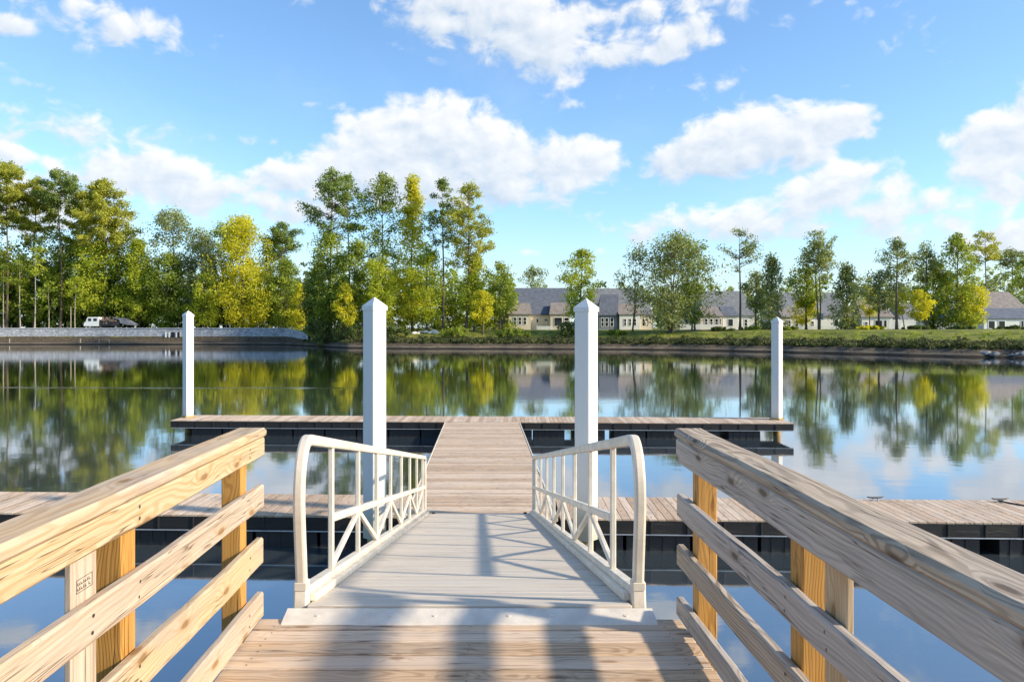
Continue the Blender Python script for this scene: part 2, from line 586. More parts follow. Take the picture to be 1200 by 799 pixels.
def build_terrain():
    angs = sorted(set([round(-180 + i * 3, 2) for i in range(121)] + [round(-60 + i * .5, 2) for i in range(241)]))
    ss = [-60, -30, -15, -8, -4, -2, -1, -.4, 0, .3, .6, 1.2, 2, 3, 4, 5, 5.4, 5.95, 6.15, 8, 10, 14, 18, 22, 26, 30, 36, 44, 54, 66, 80, 110, 150, 220, 300, 450, 700, 1100, 1800, 3000, 5000]
    verts, faces = [(0, 0, -3)], []
    n = len(ss)
    rnd = random.Random(4)
    for a in angs:
        r0 = shore(a)
        for s in ss:
            r = r0 + s
            if r < 0.5 + 0.01 * (s + 61):
                r = 0.5 + 0.01 * (s + 61)
            z = ground(a, s)
            if 0 < s < 200 and not (5 < s < 7):
                z += rnd.uniform(-.07, .07) * (1 if s > 1 else .5)
            verts.append((math.sin(R(a)) * r, math.cos(R(a)) * r, z))
    for i in range(len(angs) - 1):
        for k in range(n - 1):
            p = 1 + i * n + k
            faces.append((p, p + 1, p + n + 1, p + n))
        faces.append((0, 1 + i * n, 1 + (i + 1) * n))
    me = bpy.data.meshes.new('ground')
    me.from_pydata(verts, [], faces)
    me.polygons.foreach_set('use_smooth', [True] * len(me.polygons))
    o = bpy.data.objects.new('ground', me)
    col.objects.link(o)
    tag(o, 'muddy shore rising to grassy ground around the pond', None, None, 'structure')
    m, T, b, _ = new_mat('shore_ground')
    g = T.n('ShaderNodeNewGeometry').outputs['Position']
    s = T.n('ShaderNodeSeparateXYZ')
    T.l(g, s.inputs[0])
    n1 = T.noise(g, .25, 6, .65)
    n2 = T.noise(g, 2.2, 5, .6)
    zz = T.m('ADD', s.outputs[2], T.m('MULTIPLY', T.m('SUBTRACT', n1, .5), 1.0))
    mud = T.mix(T.sm(n2, .3, .7), (.055, .045, .032), (.13, .105, .075))
    mud = T.mix(T.sm(s.outputs[2], .45, .1), mud, (.03, .026, .02))
    # pale band of dried silt just above the water
    band = T.m('MULTIPLY', T.sm(s.outputs[2], .18, .35), T.sm(s.outputs[2], .62, .45))
    mud = T.mix(T.m('MULTIPLY', band, T.sm(n1, .35, .6, .1, .7)), mud, (.22, .185, .14))
    grs = T.mix(T.sm(n1, .3, .7), (.09, .12, .03), (.30, .29, .06))
    grs = T.mix(T.sm(n2, .35, .8, 0, .5), grs, (.05, .08, .02))
    c = T.mix(T.sm(zz, 1.75, 2.4), mud, grs)
    T.l(c, b.inputs['Base Color'])
    b.inputs['Roughness'].default_value = .95
    b.inputs['Specular IOR Level'].default_value = .1
    bn = T.n('ShaderNodeBump', i_Strength=.6, i_Distance=.15)
    T.l(n2, bn.inputs['Height'])
    T.l(bn.outputs[0], b.inputs['Normal'])
    me.materials.append(m)


build_terrain()


def build_water():
    me = bpy.data.meshes.new('water')
    v = [(0, 0, 0)]
    f = []
    N = 180
    for i in range(N):
        a = -180 + 360 * i / N
        r = shore(a) + 12
        if wallness(a) or wallness(a + 2) or wallness(a - 2):
            r = shore(a) + 3
        v.append((math.sin(R(a)) * r, math.cos(R(a)) * r, 0))
    for i in range(N):
        f.append((0, 1 + (i + 1) % N, 1 + i))
    me.from_pydata(v, [], f)
    o = bpy.data.objects.new('water', me)
    col.objects.link(o)
    tag(o, 'still dark blue pond water mirroring trees and clouds', None, None, 'structure')
    m = bpy.data.materials.new('pond_water')
    m.use_nodes = True
    m.node_tree.nodes.clear()
    T = NT(m.node_tree)
    out = T.n('ShaderNodeOutputMaterial')
    g = T.n('ShaderNodeNewGeometry').outputs['Position']
    s = T.n('ShaderNodeSeparateXYZ')
    T.l(g, s.inputs[0])
    w1 = T.noise(T.v('MULTIPLY', g, (1.0, 1.6, 1)), 1.1, 3, .5, .3)
    w2 = T.noise(T.v('MULTIPLY', g, (.5, .8, 1)), .35, 3, .5)
    # calm and breeze patches
    calm = T.sm(T.noise(T.v('MULTIPLY', g, (.3, 1.0, 1)), .07, 3, .5), .35, .7, .35, 1.0)
    # a narrow ruffled streak on the left of the pond
    wob = T.m('MULTIPLY', T.m('SUBTRACT', T.noise(g, .12, 3), .5), 2.2)
    yy = T.m('ABSOLUTE', T.m('SUBTRACT', T.m('ADD', s.outputs[1], wob), 49.0))
    streak = T.m('MULTIPLY', T.sm(yy, .9, .3), T.sm(s.outputs[0], -5.0, -11.0))
    wv = T.noise(T.v('MULTIPLY', g, (1.0, 3.0, 1)), 7.0, 2, .5)
    h = T.m('ADD', T.m('MULTIPLY', w1, .010), T.m('MULTIPLY', w2, .022))
    h = T.m('MULTIPLY', h, calm)
    h = T.m('ADD', h, T.m('MULTIPLY', T.m('MULTIPLY', wv, streak), .02))
    bn = T.n('ShaderNodeBump', i_Strength=.24, i_Distance=1.0)
    T.l(h, bn.inputs['Height'])
    fr = T.n('ShaderNodeFresnel', i_IOR=2.7)
    T.l(bn.outputs[0], fr.inputs['Normal'])
    gl = T.n('ShaderNodeBsdfGlossy', i_Roughness=.045)
    gl.inputs['Color'].default_value = (.97, .98, 1.0, 1)
    T.l(bn.outputs[0], gl.inputs['Normal'])
    df = T.n('ShaderNodeBsdfDiffuse')
    df.inputs['Color'].default_value = (.045, .058, .066, 1)
    mx = T.n('ShaderNodeMixShader')
    fac = T.m('MINIMUM', T.m('MULTIPLY', fr.outputs[0], 1.4), 1.0)
    T.l(fac, mx.inputs[0])
    T.l(df.outputs[0], mx.inputs[1])
    T.l(gl.outputs[0], mx.inputs[2])
    T.l(mx.outputs[0], out.inputs[0])
    me.materials.append(m)


build_water()

# ------------------------------------------------------------------ fixed pier
XL, XR = -1.139, 0.997          # inner faces of the two railings
PE = 3.99                       # far end of the pier deck
random.seed(11)


def screw_dot(mb, x, y, z, ax='z', r=.0045, mi=1):
    vs = []
    for k in range(8):
        t = k * math.pi / 4
        if ax == 'z':
            vs.append((x + r * math.cos(t), y + r * math.sin(t), z))
        else:
            vs.append((x, y + r * math.cos(t), z + r * math.sin(t)))
    fs = tuple(range(8)) if ax != '-x' else tuple(reversed(range(8)))
    mb.add(vs, [fs], mi=mi)


pier = thing('timber_pier', 'weathered timber pier deck in the foreground leading to the gangway', 'pier', (0, 0, PIER))
d = MB()
y = PE
while y > -6.0:
    w = .139
    x0 = XL - .02 + random.uniform(-.01, .004)
    x1 = XR + .02 + random.uniform(-.004, .01)
    dz = random.uniform(-.0025, .0025)
    d.board((x0, y - w / 2, -.019 + dz), (x1, y - w / 2 + random.uniform(-.002, .002), -.019 + dz), w, .038, ch=.005, step=.2 if y > 1 else None, jit=.0013)
    for xs in (XL + .08, -.07, XR - .08):
        for yo in (.035, .104):
            screw_dot(d, xs + random.uniform(-.006, .006), y - yo + random.uniform(-.006, .006), .0012 + dz)
    y -= w + random.uniform(.005, .013)
d.build('deck', [M['pier_deck'], M['screw']], pier)
b = MB()
b.board((XL, PE - .045, -.135), (XR, PE - .045, -.135), .04, .19)
for x in (XL + .03, -.5, -.07, .4, XR - .03):
    b.board((x, -6, -.135), (x, PE - .07, -.135), .05, .185)
b.build('joist_frame', M['rail_shaded'], pier)
for x in (XL + .2, XR - .2):
    for yy in (3.2, 0.0, -3.2):
        q = MB()
        q.tube([(x, yy, -3.6), (x, yy, -.232)], .13, 16)
        q.build('support_pile', M['rail_shaded'], pier, smooth=True)


def railing(side, mat, hs, label):
    """hs: list of (top, bottom) above deck for the beam and the three rails"""
    xin = XR if side > 0 else XL
    name = 'wooden_railing'
    root = thing(name, label, 'railing', (xin, PE, PIER), 0, 'timber railings along both sides of the pier')
    Y0 = -5.5
    s = side
    ct = hs[0][0]
    # cap: a thick top rail with rounded edges
    c = MB()
    c.board((s * .068, Y0, ct - .024), (s * .068, .02, ct - .024), .150, .048, ch=.013, step=.16, jit=.0016, endch=.012)
    c.build('cap_rail', mat, root)
    bm_ = MB()
    zt, zb = ct - .048, hs[0][1]
    bm_.board((s * .021, Y0, (zt + zb) / 2), (s * .021, 0, (zt + zb) / 2), .042, zt - zb, ch=.007, step=.2, jit=.0012)
    for yy in (-.25, -1.45):
        for k in (.3, .7):
            screw_dot(bm_, -s * .0012, yy, zb + (zt - zb) * k, 'x' if s < 0 else '-x', .007)
    bm_.build('top_beam', [mat, M['screw']], root)
    for i, (t, q) in enumerate(hs[1:]):
        r_ = MB()
        end = random.uniform(-.015, .0)
        r_.board((s * .020, Y0, (t + q) / 2), (s * .020, end, (t + q) / 2), .040, t - q, ch=.008, step=.2, jit=.0018, endch=.008)
        for yy in (-.25, -1.45, -1.75):
            for k in (.3, .7):
                screw_dot(r_, -s * .0016, yy + random.uniform(-.01, .01), q + (t - q) * k, 'x' if s < 0 else '-x', .006)
        r_.build('side_rail', [mat, M['screw']], root)
    posts = [(-.205, .09), (-1.43, .10), (-1.72, .145), (-2.9, .1), (-4.1, .1), (-5.3, .1)]
    for i, (yc, wy) in enumerate(posts):
        p = MB()
        if i == 2:
            p.board((s * .052, yc, -.30), (s * .052, yc, ct - .05), .020, wy, up=(0, 1, 0), ch=.003)
        else:
            p.board((s * .092, yc, -.42), (s * .092, yc, ct - .05), .096, wy, up=(0, 1, 0), ch=.005)
        po = p.build('post' if i != 2 else 'splice_board', M['post'] if i != 2 else M['rail'], root)
        if side < 0 and i == 2:
            st = MB()
            X = .0455 - .002
            y0, y1, z0, z1 = yc - .045, yc + .045, .735, .775
            for (a, b_, c_, d_) in ((y0, y1, z0, z0 + .002), (y0, y1, z1 - .002, z1), (y0, y0 + .002, z0, z1), (y1 - .002, y1, z0, z1)):
                st.add([(0, a, c_), (0, b_, c_), (0, b_, d_), (0, a, d_)], [(0, 1, 2, 3)])
            rr = random.Random(3)
            yy = y0 + .006
            while yy < y1 - .012:
                w = rr.uniform(.004, .011)
                for row in (z0 + .007, z0 + .022):
                    if rr.random() < .85:
                        h = rr.uniform(.006, .011)
                        st.add([(0, yy, row), (0, yy + w, row), (0, yy + w, row + .0025), (0, yy, row + .0025)], [(0, 1, 2, 3)])
                        st.add([(0, yy, row), (0, yy + .002, row), (0, yy + .002, row + h), (0, yy, row + h)], [(0, 1, 2, 3)])
                yy += w + .004
            st.build('grade_stamp', M['ink'], po, loc=(-.0408, 0, 0))
    return root


railing(1, M['rail_shaded'], [(.99, .82), (.655, .537), (.397, .288), (.127, .03)],
        'shade-grey weathered timber railing with dark knots on the right of the pier deck')
railing(-1, M['rail'], [(.995, .85), (.705, .585), (.430, .295), (.150, .02)],
        'sunlit honey coloured timber railing on the left of the pier deck')

# ------------------------------------------------------------------ gangway
GXL, GXR = -.988, .836
GY0, GY1 = 4.12, 12.85
GZ0, GZ1 = PIER + .035, DOCK + .06
gang = thing('metal_gangway', 'cream metal gangway with curved handrails sloping down to the floating dock', 'gangway', (0, GY0, GZ0))


def gl_(yv):          # local height of walking surface at world y
    return (GZ1 - GZ0) * (yv - GY0) / (GY1 - GY0)


slope = (GZ1 - GZ0) / (GY1 - GY0)
t = MB()
yv = GY0 - .05
while yv < GY1 - .02:
    w = .139
    x0, x1 = GXL + .05, GXR - .05
    zc = gl_(yv + w / 2) - .014 + random.uniform(-.001, .001)
    t.board((x0, yv + w / 2 - GY0, zc), (x1, yv + w / 2 - GY0, zc), w, .028, up=(0, -slope, 1), ch=.004, step=.35, jit=.0006)
    yv += w + .006
t.build('tread_deck', M['gang_deck'], gang)
# transition plate, hinged on the pier
p = MB()
px0, px1 = GXL - .045, GXR + .05
vs = [(px0, -.215, -.033), (px1, -.215, -.033), (px1, -.205, -.026), (px0, -.205, -.026), (px1, -.075, .003), (px0, -.075, .003), (px1, -.055, -.004), (px0, -.055, -.004),
      (px1, -.055, -.03), (px0, -.055, -.03)]
p.add(vs, [(0, 1, 2, 3), (3, 2, 4, 5), (5, 4, 6, 7), (7, 6, 8, 9), (9, 8, 1, 0), (0, 3, 5, 7, 9), (1, 8, 6, 4, 2)])
for k in range(6):
    x = px0 + .2 + k * (px1 - px0 - .4) / 5 + (.05 if k % 2 else -.03)
    yy = -.14
    p.tube([(x, yy, -.02), (x, yy, -.009)], .012, 8)
p.build('transition_plate', M['plate'], gang)


def side_frame(x, sgn):
    X = x
    out = []
    # curb channel along the deck
    c = MB()
    n = 1
    c.board((X, 0.0, .01 - .03), (X, GY1 - GY0, gl_(GY1) - .02), .075, .20, ch=.01)
    c.build('side_beam', M['alu'], gang)
    cb = MB()
    xi = X - sgn * .055
    cb.board((xi, .08, gl_(GY0 + .08) + .022), (xi, GY1 - GY0 - .02, gl_(GY1) + .022), .04, .045, ch=.006)
    cb.build('toe_curb', M['alu'], gang)
    # top rail with the bowed newel
    ht0, ht1 = .885, .93
    L = GY1 - GY0

    def hr(yl):
        return slope * yl + ht0 + (ht1 - ht0) * yl / L
    pts = [(X, .05, .07), (X, .025, .25), (X, -.005, .45), (X, -.01, .60), (X, .02, .72), (X, .07, .80), (X, .15, .848), (X, .26, hr(.26))]
    cv = []
    P = [Vector(q) for q in pts]
    for i in range(len(P) - 1):
        a, b_, c_, e = P[max(i - 1, 0)], P[i], P[i + 1], P[min(i + 2, len(P) - 1)]
        for k in range(5):
            u = k / 5
            cv.append(.5 * ((2 * b_) + (c_ - a) * u + (2 * a - 5 * b_ + 4 * c_ - e) * u * u + (-a + 3 * b_ - 3 * c_ + e) * u ** 3))
    cv += [Vector((X, L - .10, hr(L - .10))), Vector((X, L - .06, hr(L) - .008)), Vector((X, L - .045, hr(L) - .045)), Vector((X, L - .045, gl_(GY1) + .05))]
    tr = MB()
    tr.rectsweep(cv, .058, .062, c=.014)
    o = tr.build('handrail', M['alu'], gang)
    sh = MB()
    sh.board((X, .05, .06), (X, .05, .11), .072, .078, up=(0, 1, 0), ch=.006)
    sh.build('foot_bracket', M['alu'], gang)
    # pickets, mid rail, diagonals
    ys = [.85 + 1.05 * k for k in range(8)]
    for yl in ys:
        pk = MB()
        pk.board((X, yl, slope * yl + .04), (X, yl, hr(yl) - .02), .034, .044, up=(0, 1, 0), ch=.005)
        pk.build('picket', M['alu'], gang)
    mr = MB()
    mid = .41
    mr.board((X, ys[0] + .02, slope * (ys[0] + .02) + mid), (X, L - .07, slope * (L - .07) + mid + .03), .046, .052, ch=.006)
    mr.build('mid_rail', M['alu'], gang)
    for k in range(len(ys) - 1):
        dg = MB()
        a, b_ = ys[k], ys[k + 1]
        if k % 2 == 0:
            q0, q1 = (X, a + .03, slope * a + .10), (X, b_ - .02, slope * b_ + mid - .02)
        else:
            q0, q1 = (X, a + .02, slope * a + mid - .02), (X, b_ - .03, slope * b_ + .10)
        dg.board(q0, q1, .030, .042, ch=.004)
        dg.build('diagonal_brace', M['alu'], gang)
    # hinge flange under the upper end
    return out


side_frame(GXL, -1)
side_frame(GXR, 1)
for k in range(7):
    xb = MB()
    yl = .4 + k * 1.3
    xb.board((GXL, yl, slope * yl - .09), (GXR, yl, slope * yl - .09), .06, .08, ch=.005)
    xb.build('cross_member', M['galv'], gang)
for x in (GXL + .15, GXR - .15):
    wh = MB()
    L = GY1 - GY0
    wh.tube([(x - .025, L - .1, slope * L - .005 - .0), (x + .025, L - .1, slope * L - .005)], .05, 14)
    wh.build('wheel', M['float'], gang)

# ------------------------------------------------------------------ floating docks
DROT = R(-2.3)


def float_dock(name, label, origin, rz, x0, x1, depth, boards_along_y=True, group=None, strip=True, inset0=0.0, inset1=0.0, edge_strip=False, seed=1):
    """local frame: x along the front edge, y away from the viewer, z=0 is the deck top"""
    random.seed(seed)
    root = thing(name, label, 'dock', (origin[0], origin[1], DOCK), rz, group)
    dk = MB()
    if boards_along_y:
        x = x0
        while x < x1 - .02:
            w = min(.139, x1 - x)
            dk.board((x + w / 2, 0.02, -.017 + random.uniform(-.0015, .0015)), (x + w / 2, depth - .02, -.017), w, .034, ch=.004)
            x += w + random.uniform(.005, .009)
    else:
        yv = 0.0
        while yv < depth - .02:
            w = min(.139, depth - yv)
            zz = -.017 + random.uniform(-.003, .003)
            dk.board((x0 + random.uniform(0, .008), yv + w / 2, zz), (x1 - random.uniform(0, .008), yv + w / 2, zz), w, .034, ch=.005)
            yv += w + random.uniform(.005, .012)
    dk.build('deck', M['dock_deck'], root)
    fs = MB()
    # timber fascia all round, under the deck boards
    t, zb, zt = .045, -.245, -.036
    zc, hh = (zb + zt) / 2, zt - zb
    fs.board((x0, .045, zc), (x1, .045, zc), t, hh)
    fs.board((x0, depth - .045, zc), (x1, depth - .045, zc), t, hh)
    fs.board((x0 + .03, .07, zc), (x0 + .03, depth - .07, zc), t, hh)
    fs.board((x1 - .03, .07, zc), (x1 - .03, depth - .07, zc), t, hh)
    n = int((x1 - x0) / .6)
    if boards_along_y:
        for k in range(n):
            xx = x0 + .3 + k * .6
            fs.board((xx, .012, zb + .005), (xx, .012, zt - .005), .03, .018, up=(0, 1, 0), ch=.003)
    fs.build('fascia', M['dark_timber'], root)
    if strip:
        for yy in (.03, depth - .03):
            st = MB()  # thin pale strip just below the fascia
            st.board((x0 + .02, yy, -.262), (x1 - .02, yy, -.262), .04, .02, ch=.003)
            st.build('pale_edge_strip', M['galv'], root)
    if edge_strip:
        for x in (x0 - .016, x1 + .016):
            e = MB()
            e.board((x, 0.02, -.02), (x, depth - .02, -.02), .028, .06, ch=.004)
            e.build('edge_trim', M['alu'], root)
    # floats
    if boards_along_y:
        x = x0 + inset0
        fl = 1.05
        while x < x1 - inset1 - .4:
            e = min(x + fl, x1 - inset1)
            q = MB()
            for (ya, yb) in ((.12, depth - .12),):
                q.box(x, e, ya, yb, -.72, -.274)
                k = x + .16
                while k < e - .1:
                    q.box(k, k + .05, ya - .012, ya - .001, -.70, -.30)
                    k += .22
            q.build('float_box', M['float'], root)
            x = e + random.choice((.06, .06, .32))
    else:
        yv = .3
        while yv < depth - .6:
            q = MB()
            q.box(x0 + .08, x1 - .08, yv, min(yv + 1.05, depth - .1), -.72, -.274)
            q.build('float_box', M['float'], root)
            yv += 1.4
    return root


# spine of the dock: boards run across, from the gangway foot to the far cross dock
spine = float_dock('floating_walkway', 'broad floating walkway of cross boards running from gangway to far dock', (-.05, 12.72), 0, -1.25, 1.25, 13.42,
                   boards_along_y=False, edge_strip=True, seed=21)
c_, s_ = math.cos(DROT), math.sin(DROT)
nearL = float_dock('floating_dock', 'near floating dock arm reaching left behind the left railing', (-.03, 12.80), DROT, -13.0, -1.32, 1.72,
                   group='floating dock arms beside the walkway', seed=22)
nearR = float_dock('floating_dock', 'near floating dock arm with a cleat reaching right behind the right railing', (-.03, 12.80), DROT, 1.30, 15.0, 1.72,
                   group='floating dock arms beside the walkway', seed=23)
far = float_dock('floating_dock', 'far floating cross dock between the two distant white pilings', (-.03, 26.2), DROT, -10.85, 10.45, 1.72,
                 inset0=.7, inset1=.45, seed=24)


def cleat(x, y, label):
    wx = -.03 + x * c_ - y * s_
    wy = 12.80 + x * s_ + y * c_
    t = thing('dock_cleat', label, 'cleat', (wx, wy, DOCK), DROT + .1, 'cleats on the near dock')
    m = MB()
    m.box(-.09, .09, -.03, .03, .001, .012)
    for xx in (-.045, .045):
        m.tube([(xx, 0, .012), (xx * .85, 0, .05)], .014, 8)
    m.build('base', M['galv'], t)
    h = MB()
    h.tube([(-.16, 0, .075), (-.12, 0, .064), (-.05, 0, .058), (.05, 0, .058), (.12, 0, .064), (.16, 0, .075)], [.008, .013, .017, .017, .013, .008], 8)
    h.build('horn', M['screw'], t, smooth=True)
    return wx, wy


cx, cy = cleat(9.35, 1.52, 'galvanised cleat with a dark rope on the right arm of the near dock')
cleat(7.15, 1.56, 'small bare cleat on the back edge of the right near dock arm')
rp = MB()
rp.tube([(cx - .03, cy, DOCK + .03), (cx + .08, cy - .1, DOCK + .016), (cx + .3, cy - .45, DOCK + .016), (cx + .62, cy - .75, DOCK + .016), (cx + 1.2, cy - 1.05, DOCK + .016), (cx + 2.0, cy - 1.35, DOCK + .016)], .014, 8)
tag(rp.build('mooring_rope', M['ink'], None, smooth=True), 'dark mooring rope lying on the right near dock boards', 'rope')


def piling(px, D, top_py, dia, label, base_z, on_dock):
    X = (px - 567) / F * D
    zt = zpy(top_py, D)
    root = thing('dock_piling', label, 'piling', (X, D, 0), R(45 + random.uniform(-4, 4)), 'white sleeved pilings with pyramid caps')
    s = dia / math.sqrt(2)
    w = MB()
    w.tube([(0, 0, -2.6), (0, 0, zt - s * .9)], s * .43, 20)
    w.build('timber_core', M['pile_wood'], root, smooth=False)
    sl_ = MB()
    zt_s = zt - s * .62
    c = .010
    h = s / 2
    ring = [(-h, -h + c), (-h + c, -h), (h - c, -h), (h, -h + c), (h, h - c), (h - c, h), (-h + c, h), (-h, h - c)]
    vs = [(x, y, base_z) for x, y in ring] + [(x, y, zt_s) for x, y in ring]
    sl_.add(vs, [(i, (i + 1) % 8, 8 + (i + 1) % 8, 8 + i) for i in range(8)] + [tuple(reversed(range(8))), tuple(range(8, 16))])
    sl_.build('sleeve', M['white_sleeve'], root)
    cp = MB()
    h2 = h + .012
    z0 = zt_s - .05
    vs = [(-h2, -h2, z0), (h2, -h2, z0), (h2, h2, z0), (-h2, h2, z0), (-h2, -h2, zt_s + .02), (h2, -h2, zt_s + .02), (h2, h2, zt_s + .02), (-h2, h2, zt_s + .02), (0, 0, zt)]
    cp.add(vs, [(0, 1, 5, 4), (1, 2, 6, 5), (2, 3, 7, 6), (3, 0, 4, 7), (4, 5, 8), (5, 6, 8), (6, 7, 8), (7, 4, 8), (3, 2, 1, 0)])
    cp.build('cap', M['white_sleeve'], root)
    if on_dock:
        co = MB()
        k = h + .05
        co.box(-k, k, -k, k, DOCK + .001, DOCK + .05)
        co.build('pile_collar', M['pile_wood'], root)
    return root


random.seed(5)
piling(439, 12.50, 348.0, .385, 'thick white piling standing behind the left gangway handrail', .30, False)
piling(687, 12.40, 349.5, .385, 'thick white piling standing behind the right gangway handrail', .30, False)
piling(220.5, 27.6, 363.8, .40, 'slim distant white piling on the left end of the far dock', DOCK + .05, True)
piling(910.5, 26.9, 371.0, .40, 'slim distant white piling on the right end of the far dock', DOCK + .05, True)

# ------------------------------------------------------------------ foliage
rng = np.random.default_rng(7)


def leaf_mat(name, c1, c2, trans=.35, tcol=None):
    m = bpy.data.materials.new(name)
    m.use_nodes = True
    m.node_tree.nodes.clear()
    T = NT(m.node_tree)
    out = T.n('ShaderNodeOutputMaterial')
    r = T.n('ShaderNodeAttribute', attribute_name='tint').outputs['Fac']
    c = T.mix(r, c1, c2)
    d = T.n('ShaderNodeBsdfPrincipled')
    T.l(c, d.inputs['Base Color'])
    d.inputs['Roughness'].default_value = .6
    d.inputs['Specular IOR Level'].default_value = .25
    t = T.n('ShaderNodeBsdfTranslucent')
    tc_ = T.mix(1.0, c, (1.25, 1.15, .45), 'MULTIPLY')
    T.l(tc_, t.inputs['Color'])
    mx = T.n('ShaderNodeMixShader')
    mx.inputs[0].default_value = trans
    T.l(d.outputs[0], mx.inputs[1])
    T.l(t.outputs[0], mx.inputs[2])
    T.l(mx.outputs[0], out.inputs[0])
    return m


L = {
    'pine': leaf_mat('pine_needles', (.11, .165, .045), (.32, .41, .11), .42),
    'pine_lit': leaf_mat('pine_needles_sunlit', (.23, .27, .04), (.58, .58, .10), .48),  # sunlight put into the colour: brighter, yellower copy of the pine needles
    'dark': leaf_mat('dark_leaves', (.065, .10, .035), (.19, .24, .06), .35),
    'mid': leaf_mat('green_leaves', (.13, .19, .03), (.40, .48, .07), .45),
    'bright': leaf_mat('bright_green_leaves', (.24, .32, .03), (.58, .63, .07), .5),
    'yellow': leaf_mat('yellow_green_leaves', (.43, .45, .03), (.76, .72, .07), .5),
    'gold': leaf_mat('golden_leaves', (.55, .50, .03), (.80, .74, .07), .5),
    'grey': leaf_mat('grey_green_leaves', (.19, .24, .12), (.42, .47, .22), .4),
    'sage': leaf_mat('sage_green_leaves', (.13, .175, .07), (.38, .43, .17), .42),
    'scrub': leaf_mat('bank_scrub', (.035, .048, .018), (.13, .15, .045), .25),
    'reddish': leaf_mat('dry_twiggy_leaves', (.40, .31, .22), (.60, .51, .37), .3),
}
M['bark'] = simple('pine_bark', (.115, .085, .062), .9, 0, .35, 2.0)
M['bark_pale'] = simple('pale_bark', (.34, .30, .24), .9, 0, .3, 2.0)


def leaves_object(name, centres, radii, n_per, size, mat, flat=1.0, parent=None, seed=0, tint_bias=None):
    """clumps of small bent leaf faces; centres (N,3), radii (N,), n_per leaves each"""
    g = np.random.default_rng(seed)
    N = len(centres)
    cnt = np.maximum(3, (n_per * np.ones(N)).astype(int))
    idx = np.repeat(np.arange(N), cnt)
    T_ = len(idx)
    dirs = g.normal(size=(T_, 3))
    dirs /= np.linalg.norm(dirs, axis=1)[:, None]
    rad = g.random(T_) ** .45
    off = dirs * (rad * radii[idx])[:, None]
    off[:, 2] *= flat
    c = centres[idx] + off
    nrm = dirs * .6 + g.normal(size=(T_, 3)) * .7 + np.array([0, 0, .5])
    nrm /= np.linalg.norm(nrm, axis=1)[:, None]
    a = np.cross(nrm, g.normal(size=(T_, 3)))
    a /= np.linalg.norm(a, axis=1)[:, None] + 1e-9
    b_ = np.cross(nrm, a)
    s = size * g.uniform(.55, 1.35, T_)[:, None]
    v = np.empty((T_, 4, 3), np.float32)
    v[:, 0] = c - a * s * .75
    v[:, 1] = c - b_ * s * .42 + nrm * s * .12
    v[:, 2] = c + a * s * .75
    v[:, 3] = c + b_ * s * .42 - nrm * s * .08
    me = bpy.data.meshes.new(name)
    me.vertices.add(T_ * 4)
    me.vertices.foreach_set('co', v.ravel())
    me.loops.add(T_ * 4)
    me.loops.foreach_set('vertex_index', np.arange(T_ * 4, dtype=np.int32))
    me.polygons.add(T_)
    me.polygons.foreach_set('loop_start', np.arange(0, T_ * 4, 4, dtype=np.int32))
    me.polygons.foreach_set('loop_total', np.full(T_, 4, np.int32))
    me.update(calc_edges=True)
    ct = g.random(N)
    tint = np.clip(ct[idx] * .75 + g.random(T_) * .3, 0, 1)
    at = me.attributes.new('tint', 'FLOAT', 'POINT')
    at.data.foreach_set('value', np.repeat(tint, 4).astype(np.float32))
    me.materials.append(mat)
    o = bpy.data.objects.new(name, me)
    col.objects.link(o)
    if parent:
        o.parent = parent
    return o


def prof(kind, t):
    if kind == 'oval':
        return math.sqrt(max(0, 1 - (2 * t - 1) ** 2)) * (1.05 - .25 * t)
    if kind == 'cone':
        return (1 - t) ** .75 * min(1, .35 + t * 5)
    if kind == 'column':
        return min(1, (1 - t) * 3.2) ** .6 * min(1, .6 + t * 2)
    if kind == 'umbrella':
        return (min(1, .25 + t * 1.25)) * min(1, (1 - t) * 3.0) ** .6
    if kind == 'ragged':
        return min(1, (1 - t) * 1.9) ** .75 * min(1, .45 + t * 1.6)
    return 1


